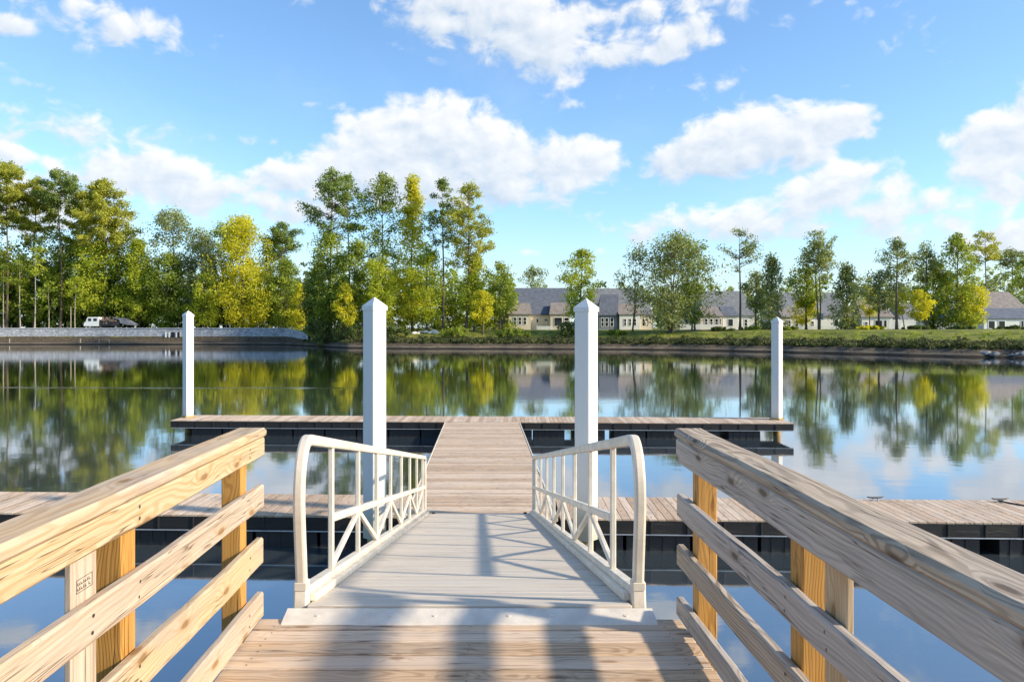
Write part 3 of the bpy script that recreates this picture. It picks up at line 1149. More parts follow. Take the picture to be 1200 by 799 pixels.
def tree(name, label, cat, px, D, top, half_w, crown_bot, mat, kind='oval', clumps=70, per=60, size=.36, seed=0, group=None, bark='bark',
         trunk_r=.22, lean=0.0, stems=1, base_py=None, offx=0.0, pine=False, sink=.0, fill=1.0):
    """top / crown_bot: photo rows of crown top and crown bottom, measured at depth D; half_w: half crown width in photo pixels"""
    g = random.Random(seed * 77 + 13)
    base = pt(px, D)
    H = zpy(top, D) - base.z
    cb = max(.3, zpy(crown_bot, D) - base.z)
    Rm = half_w * D / F
    root = thing(name, label, cat, base, g.uniform(0, .3), group)
    ox = offx * D / F
    tops = []
    ph = [g.uniform(0, 6.28) for _ in range(6)]

    def lump(ang, t):
        return 1 + .22 * math.sin(2 * ang + ph[0] + 4 * t) + .16 * math.sin(3 * ang + ph[1] - 7 * t) + .14 * math.sin(9 * t + ph[2] + ang)
    tr = MB()
    trunks = []
    for s in range(stems):
        ang = g.uniform(0, 6.28)
        sp = 0 if stems == 1 else Rm * .38
        tx, ty = ox + lean * H + sp * math.cos(ang + s * 6.28 / stems), sp * math.sin(ang + s * 6.28 / stems)
        bx = 0 if stems == 1 else .5 * math.cos(ang + s * 2.1)
        pts, rads = [], []
        n = 9
        w1, w2 = g.uniform(-.012, .012) * H, g.uniform(-.012, .012) * H
        Ht = H * (.97 if stems == 1 else g.uniform(.75, .95))
        for k in range(n):
            t = k / (n - 1)
            pts.append(Vector((bx + (tx - bx) * t ** 1.3 + w1 * math.sin(t * 5), ty * t + w2 * math.sin(t * 4 + 1), -.4 + (Ht + .4) * t)))
            rads.append(trunk_r * (1 - t) ** .8 * (1.0 + .5 * max(0, .08 - t) / .08) + .02)
        tr.tube(pts, rads, 7, caps=False)
        trunks.append((pts, Ht))

    def on_trunk(k, z):
        pts, Ht = trunks[k]
        t = min(max((z + .4) / (Ht + .4), 0), 1) * 8
        i = min(int(t), 7)
        return pts[i].lerp(pts[i + 1], t - i)
    cs, rs = [], []
    if pine:
        nb = int(clumps * 1.25)
        for k in range(nb):
            t = g.random() ** .8
            z = cb + (H - cb) * t * .97
            ang = g.uniform(0, 6.28)
            rr = Rm * prof(kind, t) * lump(ang, t) * g.uniform(.45, 1.08)
            o = on_trunk(k % stems, z - rr * .25)
            e = Vector((o.x + math.cos(ang) * rr, o.y + math.sin(ang) * rr, z + rr * g.uniform(-.05, .22)))
            mid = o.lerp(e, .5) + Vector((0, 0, g.uniform(-.03, .08) * rr))
            tr.tube([o, mid, e], [trunk_r * .22 + .02, trunk_r * .14 + .015, .015], 5, caps=False)
            m_ = max(1, int(rr / 1.1))
            for j in range(m_ + 1):
                u = .45 + .55 * (j + 1) / (m_ + 1)
                q = (o.lerp(mid, u * 2) if u < .5 else mid.lerp(e, u * 2 - 1))
                cs.append((q.x + g.uniform(-.5, .5), q.y + g.uniform(-.5, .5), q.z + g.uniform(-.4, .7)))
                rs.append(g.uniform(.6, 1.35) * (.62 + .07 * Rm))
    else:
        for k in range(int(clumps * 1.25)):
            t = g.random()
            ang = g.uniform(0, 6.28)
            env = Rm * prof(kind, t) * lump(ang, t)
            rr = env * (g.random() ** .45) * g.uniform(.8, 1.05)
            z = cb + (H - cb) * t
            o = on_trunk(k % stems, z)
            cs.append((o.x * .85 + math.cos(ang) * rr + (0 if stems == 1 else 0), o.y * .85 + math.sin(ang) * rr, z))
            rs.append(g.uniform(.14, .32) * Rm + .3 * g.random() + .25)
            if k % 4 == 0:
                st = on_trunk(k % stems, max(z - rr * .6, cb * .5))
                e = Vector(cs[-1])
                mid = st.lerp(e, .5) + Vector((0, 0, .1 * rr))
                tr.tube([st, mid, e], [trunk_r * .3 + .02, trunk_r * .18 + .02, .015], 5, caps=False)
    tr.build('trunk', M[bark], root, smooth=True)
    leaves_object('crown', np.array(cs), np.array(rs) * (1.12 if pine else 1.0), per * (.70 if pine else 1.0), size * (.9 if pine else 1.0), L[mat], .72 if pine else .85, root, seed)
    return root


def shrub(label, px, D, top, half_w, mat, seed, name='shrub', per=60, size=.28, clumps=26, group=None):
    g = random.Random(seed)
    base = pt(px, D)
    H = max(.6, zpy(top, D) - base.z)
    Rm = half_w * D / F
    root = thing(name, label, 'shrub', base, 0, group)
    cs, rs = [], []
    st = MB()
    for k in range(clumps):
        ang = g.uniform(0, 6.28)
        t = g.random() ** .8
        rr = Rm * math.sqrt(g.random()) * math.sqrt(max(.05, 1 - .8 * t * t))
        cs.append((rr * math.cos(ang), rr * .6 * math.sin(ang), H * (.08 + .88 * t)))
        rs.append(g.uniform(.14, .3) * min(Rm, H) + .2)
        if k % 4 == 0:
            st.tube([(0, 0, -.2), (cs[-1][0] * .5, cs[-1][1] * .5, cs[-1][2] * .6), cs[-1]], [.06, .04, .015], 5, caps=False)
    st.build('stem', M['bark'], root)
    leaves_object('foliage', np.array(cs), np.array(rs), per, size, L[mat], .85, root, seed)
    return root


GL = 'trees behind the retaining wall'
GC = 'tall trees on the far bank between wall and houses'
GR = 'trees along the bank in front of the houses'
# --- left group, on the high ground behind the retaining wall
DL = 222
T_ = tree
T_('pine_tree', 'tall flat crowned pine at the far left edge behind the retaining wall', 'tree', 8, DL, 190, 38, 262, 'pine_lit', 'umbrella', 60, 70, .40, 1, GL, pine=True, trunk_r=.34)
T_('pine_tree', 'tall umbrella pine with a bare trunk seen against the sky, left of the truck', 'tree', 70, DL, 200, 33, 250, 'pine', 'umbrella', 42, 60, .38, 2, GL, pine=True, trunk_r=.32)
T_('pine_tree', 'yellowish broad topped pine rising above the parked truck', 'tree', 122, DL + 3, 210, 42, 300, 'pine_lit', 'ragged', 78, 75, .42, 3, GL, pine=True, trunk_r=.34)
T_('leafy_tree', 'bright green bushy tree directly behind the white truck cab', 'tree', 112, DL + 2, 285, 36, 365, 'bright', 'oval', 90, 75, .42, 4, GL)
T_('leafy_tree', 'bright leafy tree right of the truck behind the wall', 'tree', 163, DL + 1, 282, 32, 376, 'bright', 'cone', 80, 75, .42, 5, GL)
T_('leafy_tree', 'pale green rounded tall tree left of the far left piling', 'tree', 204, DL + 4, 247, 32, 330, 'grey', 'oval', 85, 70, .42, 6, GL)
T_('leafy_tree', 'deep green low tree just left of the far left piling', 'tree', 196, DL, 300, 34, 382, 'mid', 'oval', 85, 75, .42, 7, GL)
T_('leafy_tree', 'broad glowing yellow green tree right of the far left piling', 'tree', 285, DL - 2, 258, 42, 386, 'yellow', 'oval', 150, 85, .40, 8, GL)
T_('leafy_tree', 'dark dry topped tree peeping out behind the yellow green tree', 'tree', 262, DL + 8, 262, 30, 340, 'mid', 'oval', 70, 65, .42, 9, GL)
T_('leafy_tree', 'tan twiggy tree top behind the yellow tree, left side', 'tree', 242, DL + 10, 280, 18, 320, 'reddish', 'oval', 36, 50, .34, 10, GL)
T_('pine_tree', 'dark round headed pine between the yellow tree and the tall bank trees', 'tree', 330, DL + 4, 262, 24, 310, 'pine', 'oval', 46, 60, .38, 11, GL, pine=True, trunk_r=.3)
T_('leafy_tree', 'dark green rounded tree above the right end of the wall', 'tree', 335, DL - 2, 308, 26, 384, 'mid', 'oval', 80, 70, .40, 12, GL)
T_('leafy_tree', 'small golden tree at the right end of the wall', 'tree', 352, DL - 6, 335, 17, 383, 'yellow', 'oval', 50, 60, .34, 13, GL)
T_('leafy_tree', 'low golden tree at the foot of the pines, far left', 'tree', 22, DL + 6, 300, 26, 335, 'yellow', 'oval', 36, 55, .40, 14, GL)
T_('leafy_tree', 'green mid height tree in front of the leftmost pine', 'tree', -12, DL + 2, 272, 34, 350, 'mid', 'oval', 70, 60, .42, 15, GL)
T_('leafy_tree', 'yellow tipped slender tree between the two left pines', 'tree', 62, DL + 5, 318, 18, 350, 'bright', 'oval', 34, 50, .38, 16, GL)
T_('leafy_tree', 'small dark tree between the truck and the pale green tree', 'tree', 150, DL + 6, 262, 20, 320, 'mid', 'ragged', 40, 55, .38, 17, GL)
T_('pine_tree', 'full crowned pine between the leftmost pine and the umbrella pine', 'tree', 40, DL + 8, 208, 30, 290, 'pine_lit', 'ragged', 60, 65, .40, 18, GL, pine=True, trunk_r=.3)
T_('pine_tree', 'yellowish pine crown low behind the umbrella pine', 'tree', 95, DL + 10, 222, 30, 300, 'pine_lit', 'ragged', 60, 65, .40, 19, GL, pine=True, trunk_r=.3)
T_('leafy_tree', 'olive leafy tree to the left of the big pine above the truck', 'tree', 72, DL + 6, 268, 28, 350, 'mid', 'oval', 70, 65, .40, 20, GL)
T_('leafy_tree', 'pale green tree between the bright tree and the yellow green tree', 'tree', 236, DL + 2, 272, 30, 378, 'grey', 'oval', 80, 70, .40, 21, GL)
T_('leafy_tree', 'yellow green tree close to the far left piling on its right', 'tree', 240, DL - 4, 318, 22, 382, 'bright', 'oval', 60, 65, .38, 22, GL)
T_('leafy_tree', 'rounded green tree behind the dark round headed pine', 'tree', 318, DL + 10, 285, 30, 370, 'mid', 'oval', 80, 65, .40, 23, GL)
# slender pale trunks standing in front of the left wood
for i, (px, tp, r_, lb) in enumerate([(24, 300, .16, 'slender pale trunked tree at the far left in front of the wood'), (40, 290, .20, 'pale leaning trunk tree under the leftmost pine'),
                                      (57, 330, .12, 'thin pale trunk tree under the umbrella pine'), (88, 322, .13, 'thin pale trunk tree left of the white truck'), (4, 310, .15, 'dark thin tree at the left picture edge')]):
    T_('slender_tree', lb, 'tree', px, DL - 6, tp, 13, tp + 32, 'bright' if i % 2 else 'mid', 'oval', 14, 40, .36, 30 + i, GL, bark='bark_pale', trunk_r=r_, lean=(-.02, .03, 0, .01, 0)[i])

# --- centre group
DC = 176
T_('pine_tree', 'tall open topped pine left of the near left piling top', 'tree', 388, DC, 200, 36, 285, 'pine', 'ragged', 50, 52, .34, 41, GC, pine=True, trunk_r=.30)
T_('pine_tree', 'second open pine crown crowding the tall pine from behind', 'tree', 408, DC + 5, 203, 28, 270, 'pine', 'ragged', 34, 52, .34, 42, GC, pine=True, trunk_r=.26)
T_('leafy_tree', 'tall dark green tree right above the near left piling', 'tree', 448, DC + 2, 206, 27, 330, 'mid', 'column', 110, 62, .34, 43, GC)
T_('leafy_tree', 'tall narrow yellow tree with a pointed top in the central group', 'tree', 483, DC, 209, 27, 378, 'yellow', 'cone', 120, 75, .34, 44, GC)
T_('pine_tree', 'tall pine with a straight bare trunk right of the yellow tree', 'tree', 519, DC - 4, 211, 24, 290, 'pine', 'ragged', 38, 55, .32, 45, GC, pine=True, trunk_r=.26)
T_('pine_tree', 'rightmost tall pine of the central group with long right hand boughs', 'tree', 546, DC - 4, 214, 37, 320, 'pine_lit', 'ragged', 64, 55, .32, 46, GC, pine=True, trunk_r=.24, offx=6)
T_('leafy_tree', 'mid height green tree below the open pines', 'tree', 385, DC - 2, 275, 30, 380, 'mid', 'oval', 110, 70, .34, 47, GC)
T_('leafy_tree', 'bushy green tree left of the near left piling cap', 'tree', 415, DC - 4, 285, 28, 382, 'mid', 'oval', 95, 70, .34, 48, GC)
T_('leafy_tree', 'yellow flecked tree behind the near left piling cap', 'tree', 445, DC - 6, 300, 24, 380, 'bright', 'oval', 80, 70, .32, 49, GC)
T_('leafy_tree', 'yellow green understory tree right of the near left piling', 'tree', 500, DC - 3, 290, 28, 378, 'bright', 'oval', 80, 65, .34, 50, GC)
T_('leafy_tree', 'lit green tree below the rightmost tall pine', 'tree', 556, DC - 2, 300, 24, 380, 'bright', 'cone', 80, 65, .33, 51, GC)
T_('leafy_tree', 'low rounded tree at the left gable of the first house', 'tree', 586, DC - 4, 309, 20, 366, 'mid', 'oval', 56, 60, .32, 52, GC)
T_('leafy_tree', 'golden low tree at the centre of the tall group', 'tree', 405, DC - 8, 335, 16, 380, 'yellow', 'oval', 40, 60, .30, 53, GC)
T_('leafy_tree', 'small golden tree left of the first house', 'tree', 566, DC - 8, 342, 15, 378, 'yellow', 'oval', 36, 55, .30, 54, GC)
T_('leafy_tree', 'short dark tree standing at the meeting of wall and bank', 'tree', 368, DC + 2, 318, 18, 388, 'dark', 'oval', 50, 60, .32, 55, GC)

# --- right groups, on the bank in front of the houses
DR = 170
T_('leafy_tree', 'bright green tree left of the near right piling cap', 'tree', 681, DR, 295, 25, 372, 'bright', 'column', 90, 62, .32, 61, GR)
T_('leafy_tree', 'faint distant tree behind the roof of the first house', 'tree', 626, 240, 314, 18, 345, 'grey', 'oval', 36, 45, .38, 62, GR)
T_('leafy_tree', 'sparse dark boughed tree right of the near right piling', 'tree', 738, DR - 4, 288, 26, 345, 'sage', 'ragged', 34, 42, .30, 63, GR, stems=2, trunk_r=.13, offx=4)
T_('leafy_tree', 'large dark multi stemmed tree hiding the second house', 'tree', 786, DR - 8, 278, 44, 382, 'sage', 'oval', 170, 55, .32, 64, GR, stems=4, trunk_r=.16)
T_('leafy_tree', 'green tree with light top overlapping the big dark tree on its right', 'tree', 812, DR - 5, 284, 26, 378, 'mid', 'oval', 90, 58, .32, 65, GR, stems=2, trunk_r=.15)
T_('pine_tree', 'lone sparse pine with a tall bare trunk in front of the third house', 'tree', 867, DR - 8, 270, 30, 318, 'sage', 'umbrella', 24, 34, .28, 66, GR, pine=True, trunk_r=.24)
T_('conifer_tree', 'dense grey green cone shaped tree left of the far right piling', 'tree', 904, DR - 9, 302, 25, 388, 'sage', 'cone', 90, 50, .30, 67, GR)
T_('leafy_tree', 'thin leaning grey green tree between lone pine and dark cone tree', 'tree', 886, DR - 4, 318, 18, 360, 'grey', 'oval', 40, 50, .30, 68, GR)
T_('pine_tree', 'open crowned pine with paired bare trunks right of the far right piling', 'tree', 962, DR - 12, 275, 26, 330, 'sage', 'oval', 42, 48, .30, 69, GR, pine=True, trunk_r=.17, stems=2)
T_('leafy_tree', 'olive mid height tree below the open pine', 'tree', 945, DR - 6, 315, 26, 355, 'mid', 'oval', 50, 55, .32, 70, GR)
T_('leafy_tree', 'small round golden tree on the lawn right of the far right piling', 'tree', 944, DR - 4, 352, 20, 378, 'yellow', 'oval', 40, 55, .28, 71, GR, trunk_r=.12)
T_('conifer_tree', 'bushy grey green cone tree between the two open pines', 'tree', 992, DR - 14, 308, 22, 396, 'sage', 'cone', 85, 50, .30, 72, GR)
T_('leafy_tree', 'small golden tree between dark cone tree and the leaning trunk', 'tree', 1019, DR + 2, 338, 12, 368, 'yellow', 'oval', 24, 50, .28, 73, GR, trunk_r=.12)
T_('pine_tree', 'pine with dark straight trunk and tufted top on the right bank', 'tree', 1051, DR - 16, 281, 22, 325, 'sage', 'ragged', 32, 46, .28, 74, GR, pine=True, trunk_r=.24)
T_('leafy_tree', 'low wide grey green tree left of the tufted pine', 'tree', 1030, DR - 12, 320, 26, 362, 'grey', 'oval', 60, 55, .30, 75, GR)
T_('leafy_tree', 'leaning thin tree with pale yellow leaves over the right bank', 'tree', 1060, DR - 10, 340, 18, 366, 'yellow', 'oval', 26, 45, .28, 76, GR, bark='bark_pale', trunk_r=.11, lean=-.25)
T_('leafy_tree', 'slender dark tree with a small tuft left of the tall green column tree', 'tree', 1086, DR - 14, 283, 17, 330, 'sage', 'ragged', 34, 48, .28, 77, GR)
T_('leafy_tree', 'pale trunked young tree with yellow leaves in front of the white fence', 'tree', 1079, DR - 18, 342, 15, 372, 'yellow', 'oval', 30, 45, .28, 78, GR, bark='bark_pale', trunk_r=.13)
T_('leafy_tree', 'tall green column tree on the right bank', 'tree', 1122, DR - 15, 277, 25, 388, 'mid', 'column', 120, 52, .30, 79, GR)
T_('leafy_tree', 'grey green spreading tree left of the column tree', 'tree', 1094, DR - 12, 308, 24, 390, 'mid', 'oval', 90, 56, .30, 80, GR)
T_('leafy_tree', 'vivid golden tree at the left gable of the rightmost house', 'tree', 1138, DR - 14, 334, 19, 382, 'yellow', 'oval', 64, 60, .28, 81, GR)
T_('pine_tree', 'small headed pine rising behind the golden tree', 'tree', 1155, DR + 20, 272, 20, 318, 'pine_lit', 'oval', 28, 48, .32, 82, GR, pine=True, trunk_r=.22)
T_('pine_tree', 'dark flat crowned pine far behind the rightmost house', 'tree', 1186, DR + 50, 294, 22, 316, 'sage', 'umbrella', 24, 44, .36, 83, GR, pine=True, trunk_r=.26)
T_('leafy_tree', 'dark tree at the right picture edge behind the rightmost roof', 'tree', 1205, DR + 40, 302, 24, 372, 'mid', 'oval', 60, 60, .40, 84, GR)


# --- far-off woods that read as one mass
def wood_mass(name, label, spans, seed, mat, size=.6, per=34):
    g = np.random.default_rng(seed)
    cs, rs = [], []
    for (p0, p1, top0, top1, D0, D1, n) in spans:
        for _ in range(n):
            u = g.random()
            px = p0 + (p1 - p0) * u
            D = D0 + (D1 - D0) * g.random()
            b_ = pt(px, D)
            tp = zpy(top0 + (top1 - top0) * u, D) - b_.z
            tp *= .80 + .2 * math.sin(px * .13 + D) + .12 * math.sin(px * .041 * 7)
            cs.append((b_.x, b_.y, b_.z + tp * g.random() ** .8))
            rs.append(g.uniform(.9, 2.1))
    o = leaves_object(name, np.array(cs), np.array(rs), per, size, L[mat], .8, None, seed)
    tag(o, label, 'woodland', None, 'stuff')
    return o


wood_mass('woods', 'dense dark woodland filling the gaps behind the wall trees', [(-260, 370, 300, 312, 232, 250, 3000), (-60, 175, 262, 278, 234, 248, 900)], 101, 'dark')
wood_mass('woods', 'sunlit green understory among the trees behind the wall', [(-200, 365, 322, 330, 224, 234, 900)], 105, 'mid', .5, 40)
wood_mass('woods', 'mixed understory behind the central tall trees', [(362, 604, 305, 325, 184, 204, 1300)], 102, 'mid', .42, 40)
wood_mass('woods', 'hazy woodland behind the houses on the right', [(690, 1420, 338, 298, 255, 290, 1500)], 103, 'grey', .7, 34)
wood_mass('woods', 'low far woodland seen left and right beyond the pond', [(-1400, -260, 300, 300, 300, 380, 900), (560, 830, 340, 336, 330, 360, 260)], 104, 'dark', 1.0, 24)


# --- undergrowth on the bank (nobody could count it)
def undergrowth():
    g = np.random.default_rng(55)
    cs, rs = [], []
    for _ in range(3000):
        a = g.uniform(-13.5, 42)
        s = g.uniform(3.2, 12) if _ % 3 else g.uniform(3.2, 6)
        if wallness(a) > .3:
            continue
        r = shore(a) + s
        X, Y = math.sin(R(a)) * r, math.cos(R(a)) * r
        h = .05 + .9 * abs(math.sin(a * 3.1) * math.sin(a * 1.3 + 1)) * g.random()
        cs.append((X, Y, gz(X, Y) + h))
        rs.append(g.uniform(.3, .75))
    o = leaves_object('undergrowth', np.array(cs), np.array(rs), 22, .24, L['scrub'], .7, None, 56)
    tag(o, 'rough weeds and brambles covering the top of the far bank', 'undergrowth', None, 'stuff')
    cs, rs = [], []
    for _ in range(420):
        a = g.uniform(-3, 42)
        s = g.uniform(14, 22)
        r = shore(a) + s
        X, Y = math.sin(R(a)) * r, math.cos(R(a)) * r
        cs.append((X, Y, gz(X, Y) + .1))
        rs.append(g.uniform(.3, .7))
    o = leaves_object('meadow_grass', np.array(cs), np.array(rs), 14, .18, L['mid'], .3, None, 57)
    tag(o, 'sunlit yellow green long grass in front of the house lawns', 'grass', None, 'stuff')


undergrowth()
GS = 'shrubs along the far bank'
for i, (px, D, top, hw, mat, lb) in enumerate([
    (372, 172, 374, 22, 'dark', 'dark spreading shrub where the wall meets the bank'),
    (412, 168, 380, 26, 'dark', 'dark low shrub left of the near left piling'),
    (462, 166, 383, 22, 'dark', 'low dark shrub just right of the near left piling'),
    (530, 164, 384, 24, 'mid', 'wide low shrub under the bare trunked pines'),
    (600, 163, 386, 22, 'mid', 'low shrub in front of the first house patio'),
    (668, 163, 378, 16, 'dark', 'round dark shrub left of the near right piling'),
    (722, 163, 387, 14, 'mid', 'small green shrub right of the near right piling'),
    (846, 160, 384, 16, 'dark', 'dark shrub left of the lone pine trunk'),
    (882, 160, 386, 15, 'mid', 'green shrub right of the lone pine trunk'),
    (925, 156, 386, 14, 'mid', 'low shrub just right of the far right piling'),
    (1020, 152, 386, 20, 'yellow', 'yellow lit shrub between cone tree and tufted pine'),
    (1075, 150, 388, 18, 'dark', 'dark shrub at the foot of the pale trunked young tree'),
    (1128, 148, 386, 20, 'dark', 'bushy shrub at the foot of the column tree'),
    (1182, 146, 396, 22, 'dark', 'low dark shrub on the bank at the right edge')]):
    shrub(lb, px, D, top, hw, mat, 200 + i, group=GS)

# ------------------------------------------------------------------ retaining wall
M['wall'] = None


def mk_wall():
    m, T, b, _ = new_mat('grey_stone_wall')
    g = T.n('ShaderNodeNewGeometry').outputs['Position']
    vv = T.n('ShaderNodeTexVoronoi', feature='F1')
    vv.inputs['Scale'].default_value = 1.5
    T.l(T.v('MULTIPLY', g, (1.0, 1.0, 2.0)), vv.inputs['Vector'])
    sepc = T.n('ShaderNodeSeparateColor')
    T.l(vv.outputs['Color'], sepc.inputs[0])
    c = T.mix(sepc.outputs[0], (.36, .38, .41), (.55, .57, .60))
    c = T.mix(T.sm(vv.outputs['Distance'], .42, .62, 0, .5), c, (.17, .18, .19))
    st = T.noise(T.v('MULTIPLY', g, (.5, .5, .12)), 1.3, 5, .65)
    c = T.mix(T.sm(st, .5, .72, 0, .55), c, (.20, .20, .19))
    T.l(c, b.inputs['Base Color'])
    b.inputs['Roughness'].default_value = .9
    bn = T.n('ShaderNodeBump', i_Strength=.5, i_Distance=.05)
    T.l(vv.outputs['Distance'], bn.inputs['Height'])
    T.l(bn.outputs[0], b.inputs['Normal'])
    return m


M['wall'] = mk_wall()
M['coping'] = simple('pale_coping', (.55, .56, .57), .8, 0, .12, .5)
M['dark'] = simple('dark_opening', (.01, .01, .012), .8)
M['white'] = simple('white_paint', (.80, .80, .78), .6, 0, .05, .6)


def retaining_wall():
    root = thing('retaining_wall', 'long grey stone retaining wall on the far left shore', 'wall', (0, 0, 0))
    w, c = MB(), MB()
    aa = [-56 + .5 * i for i in range(0, 85)]
    aa = [a for a in aa if a <= -13.9] + [-13.7, -13.3, -12.9]

    def ring(a, zt):
        r = shore(a) + 6.0
        s, k = math.sin(R(a)), math.cos(R(a))
        return [(s * (r - .25), k * (r - .25), .5), (s * (r + .3), k * (r + .3), .5), (s * (r + .3), k * (r + .3), zt), (s * (r - .15), k * (r - .15), zt)]
    vs, tops = [], []
    for a in aa:
        zt = interp(a, [-14.6, -13.4, -12.9], [4.12, 3.3, 2.2])
        tops.append(zt)
        vs += ring(a, zt)
    fs = []
    for i in range(len(aa) - 1):
        for k in range(4):
            j = (k + 1) % 4
            fs.append((i * 4 + k, i * 4 + j, (i + 1) * 4 + j, (i + 1) * 4 + k))
    fs += [(3, 2, 1, 0), tuple((len(aa) - 1) * 4 + k for k in range(4))]
    w.add(vs, fs)
    w.build('wall_face', M['wall'], root)
    cv = []
    for a, zt in zip(aa, tops):
        r = shore(a) + 6.0
        s, k = math.sin(R(a)), math.cos(R(a))
        cv += [(s * (r - .28), k * (r - .28), zt + .003), (s * (r + .4), k * (r + .4), zt + .003), (s * (r + .4), k * (r + .4), zt + .17), (s * (r - .28), k * (r - .28), zt + .17)]
    c.add(cv, fs)
    c.build('coping', M['coping'], root)
    for px in (202.5, 209.5):
        a = math.degrees(math.atan((px - 567) / F))
        r = shore(a) + 6.0 - .30
        o = MB()
        wd = .45 if px < 205 else .28
        X, Y = math.sin(R(a)) * r, math.cos(R(a)) * r
        o.box(X - wd, X + wd, Y - .03, Y + .1, 1.7, 3.2)
        o.build('drain_opening', M['dark'], root)
        if px < 205:
            for dx in (-1.9, -.95, .95, 1.75):
                q = MB()
                q.box(X + dx - .16, X + dx + .16, Y - .06, Y + .1, 1.8, 3.1)
                q.build('white_marker_board', M['white'], root)


retaining_wall()
for i, (px, top, r_) in enumerate([(11, 397, .14), (94, 398, .18), (116, 399, .16), (128, 398, .16)]):
    a = math.degrees(math.atan((px - 567) / F))
    r = shore(a) + 2.2
    X, Y = math.sin(R(a)) * r, math.cos(R(a)) * r
    q = MB()
    z1 = 1.55 - i * .05
    q.tube([(X, Y, -.3), (X + .02, Y, z1 - .05), (X + .02, Y, z1)], [r_, r_, r_ * .6], 8)
    tag(q.build('mooring_stake', M['bark_pale'], None), ['pale stake in the shallows at the far left edge', 'thick pale stake in the water below the truck cab', 'pale stake below the truck bed, left of a pair', 'pale stake below the truck bed, right of a pair'][i], 'stake', 'pale stakes at the foot of the wall')
q = MB()
P = pt(83, 216)
q.tube([(P.x, P.y, P.z - .2), (P.x, P.y, P.z + 6.3)], [.13, .11], 8)
tag(q.build('wooden_pole', M['bark_pale'], None), 'bare upright pale pole left of the white truck', 'pole')

# ------------------------------------------------------------------ truck
M['van_white'] = simple('white_body_paint', (.80, .81, .82), .3, 0, .03)
M['glass_dark'] = simple('dark_glass', (.012, .014, .018), .08, 0, 0)
M['tyre'] = simple('tyre_rubber', (.02, .02, .02), .8)
M['bed'] = simple('dark_truck_bed', (.035, .028, .035), .6, 0, .2, 1)
M['tarp'] = simple('grey_tarpaulin', (.20, .20, .25), .7, 0, .3, .8, bump=.3, bscale=2)
M['brush'] = simple('cut_brush', (.28, .20, .16), .9, 0, .5, 2)


def truck():
    P = pt(98, 217)
    g = F / 217
    z = P.z
    root = thing('parked_truck', 'white crew cab truck with dark open bed piled with debris on the wall road', 'truck', (P.x, P.y, z))
    # cab: side profile extruded across (x along the road)
    prof_ = [(0, .75), (.08, 1.75), (.55, 1.95), (1.0, 3.15), (1.35, 3.35), (4.25, 3.35), (4.3, .75)]
    m = MB()
    for (dy0, dy1) in ((0, 2.1),):
        vs = [(x, dy0, zz) for x, zz in prof_] + [(x, dy1, zz) for x, zz in prof_]
        n = len(prof_)
        m.add(vs, [tuple(range(n)), tuple(reversed(range(n, 2 * n)))] + [(i, i + n, (i + 1) % n + n, (i + 1) % n) for i in range(n)])
    m.build('cab', M['van_white'], root)
    for (a, b_) in ((1.25, 2.15), (2.75, 3.75)):
        w = MB()
        w.box(a, b_, -.03, .02, 2.15, 2.95)
        w.build('side_window', M['glass_dark'], root)
    w = MB()
    w.add([(.60, .15, 2.0), (.98, .15, 3.08), (.98, 1.95, 3.08), (.60, 1.95, 2.0)], [(0, 1, 2, 3)])
    ws = w.build('windscreen', M['glass_dark'], root)
    ws.location = (-.03, 0, .01)
    b_ = MB()
    b_.box(4.36, 10.0, .05, 2.15, .95, 1.35)
    b_.box(4.36, 10.0, .05, .13, 1.35, 2.1)
    b_.box(4.36, 10.0, 2.07, 2.15, 1.35, 2.1)
    b_.box(4.36, 4.44, .13, 2.07, 1.35, 2.4)
    b_.build('open_bed', M['bed'], root)
    ch_ = MB()
    ch_.box(.6, 10.2, .5, 1.7, .62, .9)
    ch_.build('chassis', M['bed'], root)
    for x in (1.75, 9.1):
        for yy in (.02, 1.8):
            t = MB()
            t.tube([(x, yy, .52), (x, yy + .34, .52)], .52, 18)
            to = t.build('wheel', M['tyre'], root)
            h = MB()
            h.tube([(x, yy - .02, .52), (x, yy + .01, .52)], .27, 12)
            h.build('rim', M['galv'], to)
    br = MB()
    g_ = random.Random(9)
    for k in range(70):
        x = g_.uniform(4.6, 9.0)
        yy = g_.uniform(.2, 1.95)
        zz = g_.uniform(1.4, 2.9)
        d_ = Vector((g_.uniform(-1, 1), g_.uniform(-.4, .4), g_.uniform(-.2, .5))).normalized() * g_.uniform(.4, .9)
        p_ = Vector((x, yy, zz))
        p_.x = min(max(p_.x, 5.2), 8.7)
        br.board(p_ - d_, p_ + d_, g_.uniform(.15, .5), g_.uniform(.08, .3))
    tag(br.build('debris_pile', M['brush'], None, loc=(P.x, P.y, z)), 'heap of brown cut timber lying in the open truck bed', 'debris')
    tp = MB()
    vs = []
    for yy in (.0, 2.2):
        vs += [(7.8, yy, 3.35), (11.5, yy, 3.0), (14.6, yy, 1.25), (14.4, yy, .95), (12.2, yy, 1.15), (10.3, yy, 1.6), (10.1, yy, 2.4)]
    tp.add(vs, [tuple(range(7)), tuple(reversed(range(7, 14)))] + [(i, i + 7, (i + 1) % 7 + 7, (i + 1) % 7) for i in range(7)])
    tp.build('tilted_ramp', M['tarp'], root)
    lg = MB()
    lg.board((12.0, 1.1, 0), (12.0, 1.1, 1.2), .2, .2, up=(0, 1, 0))
    lg.build('ramp_leg', M['bed'], root)


truck()

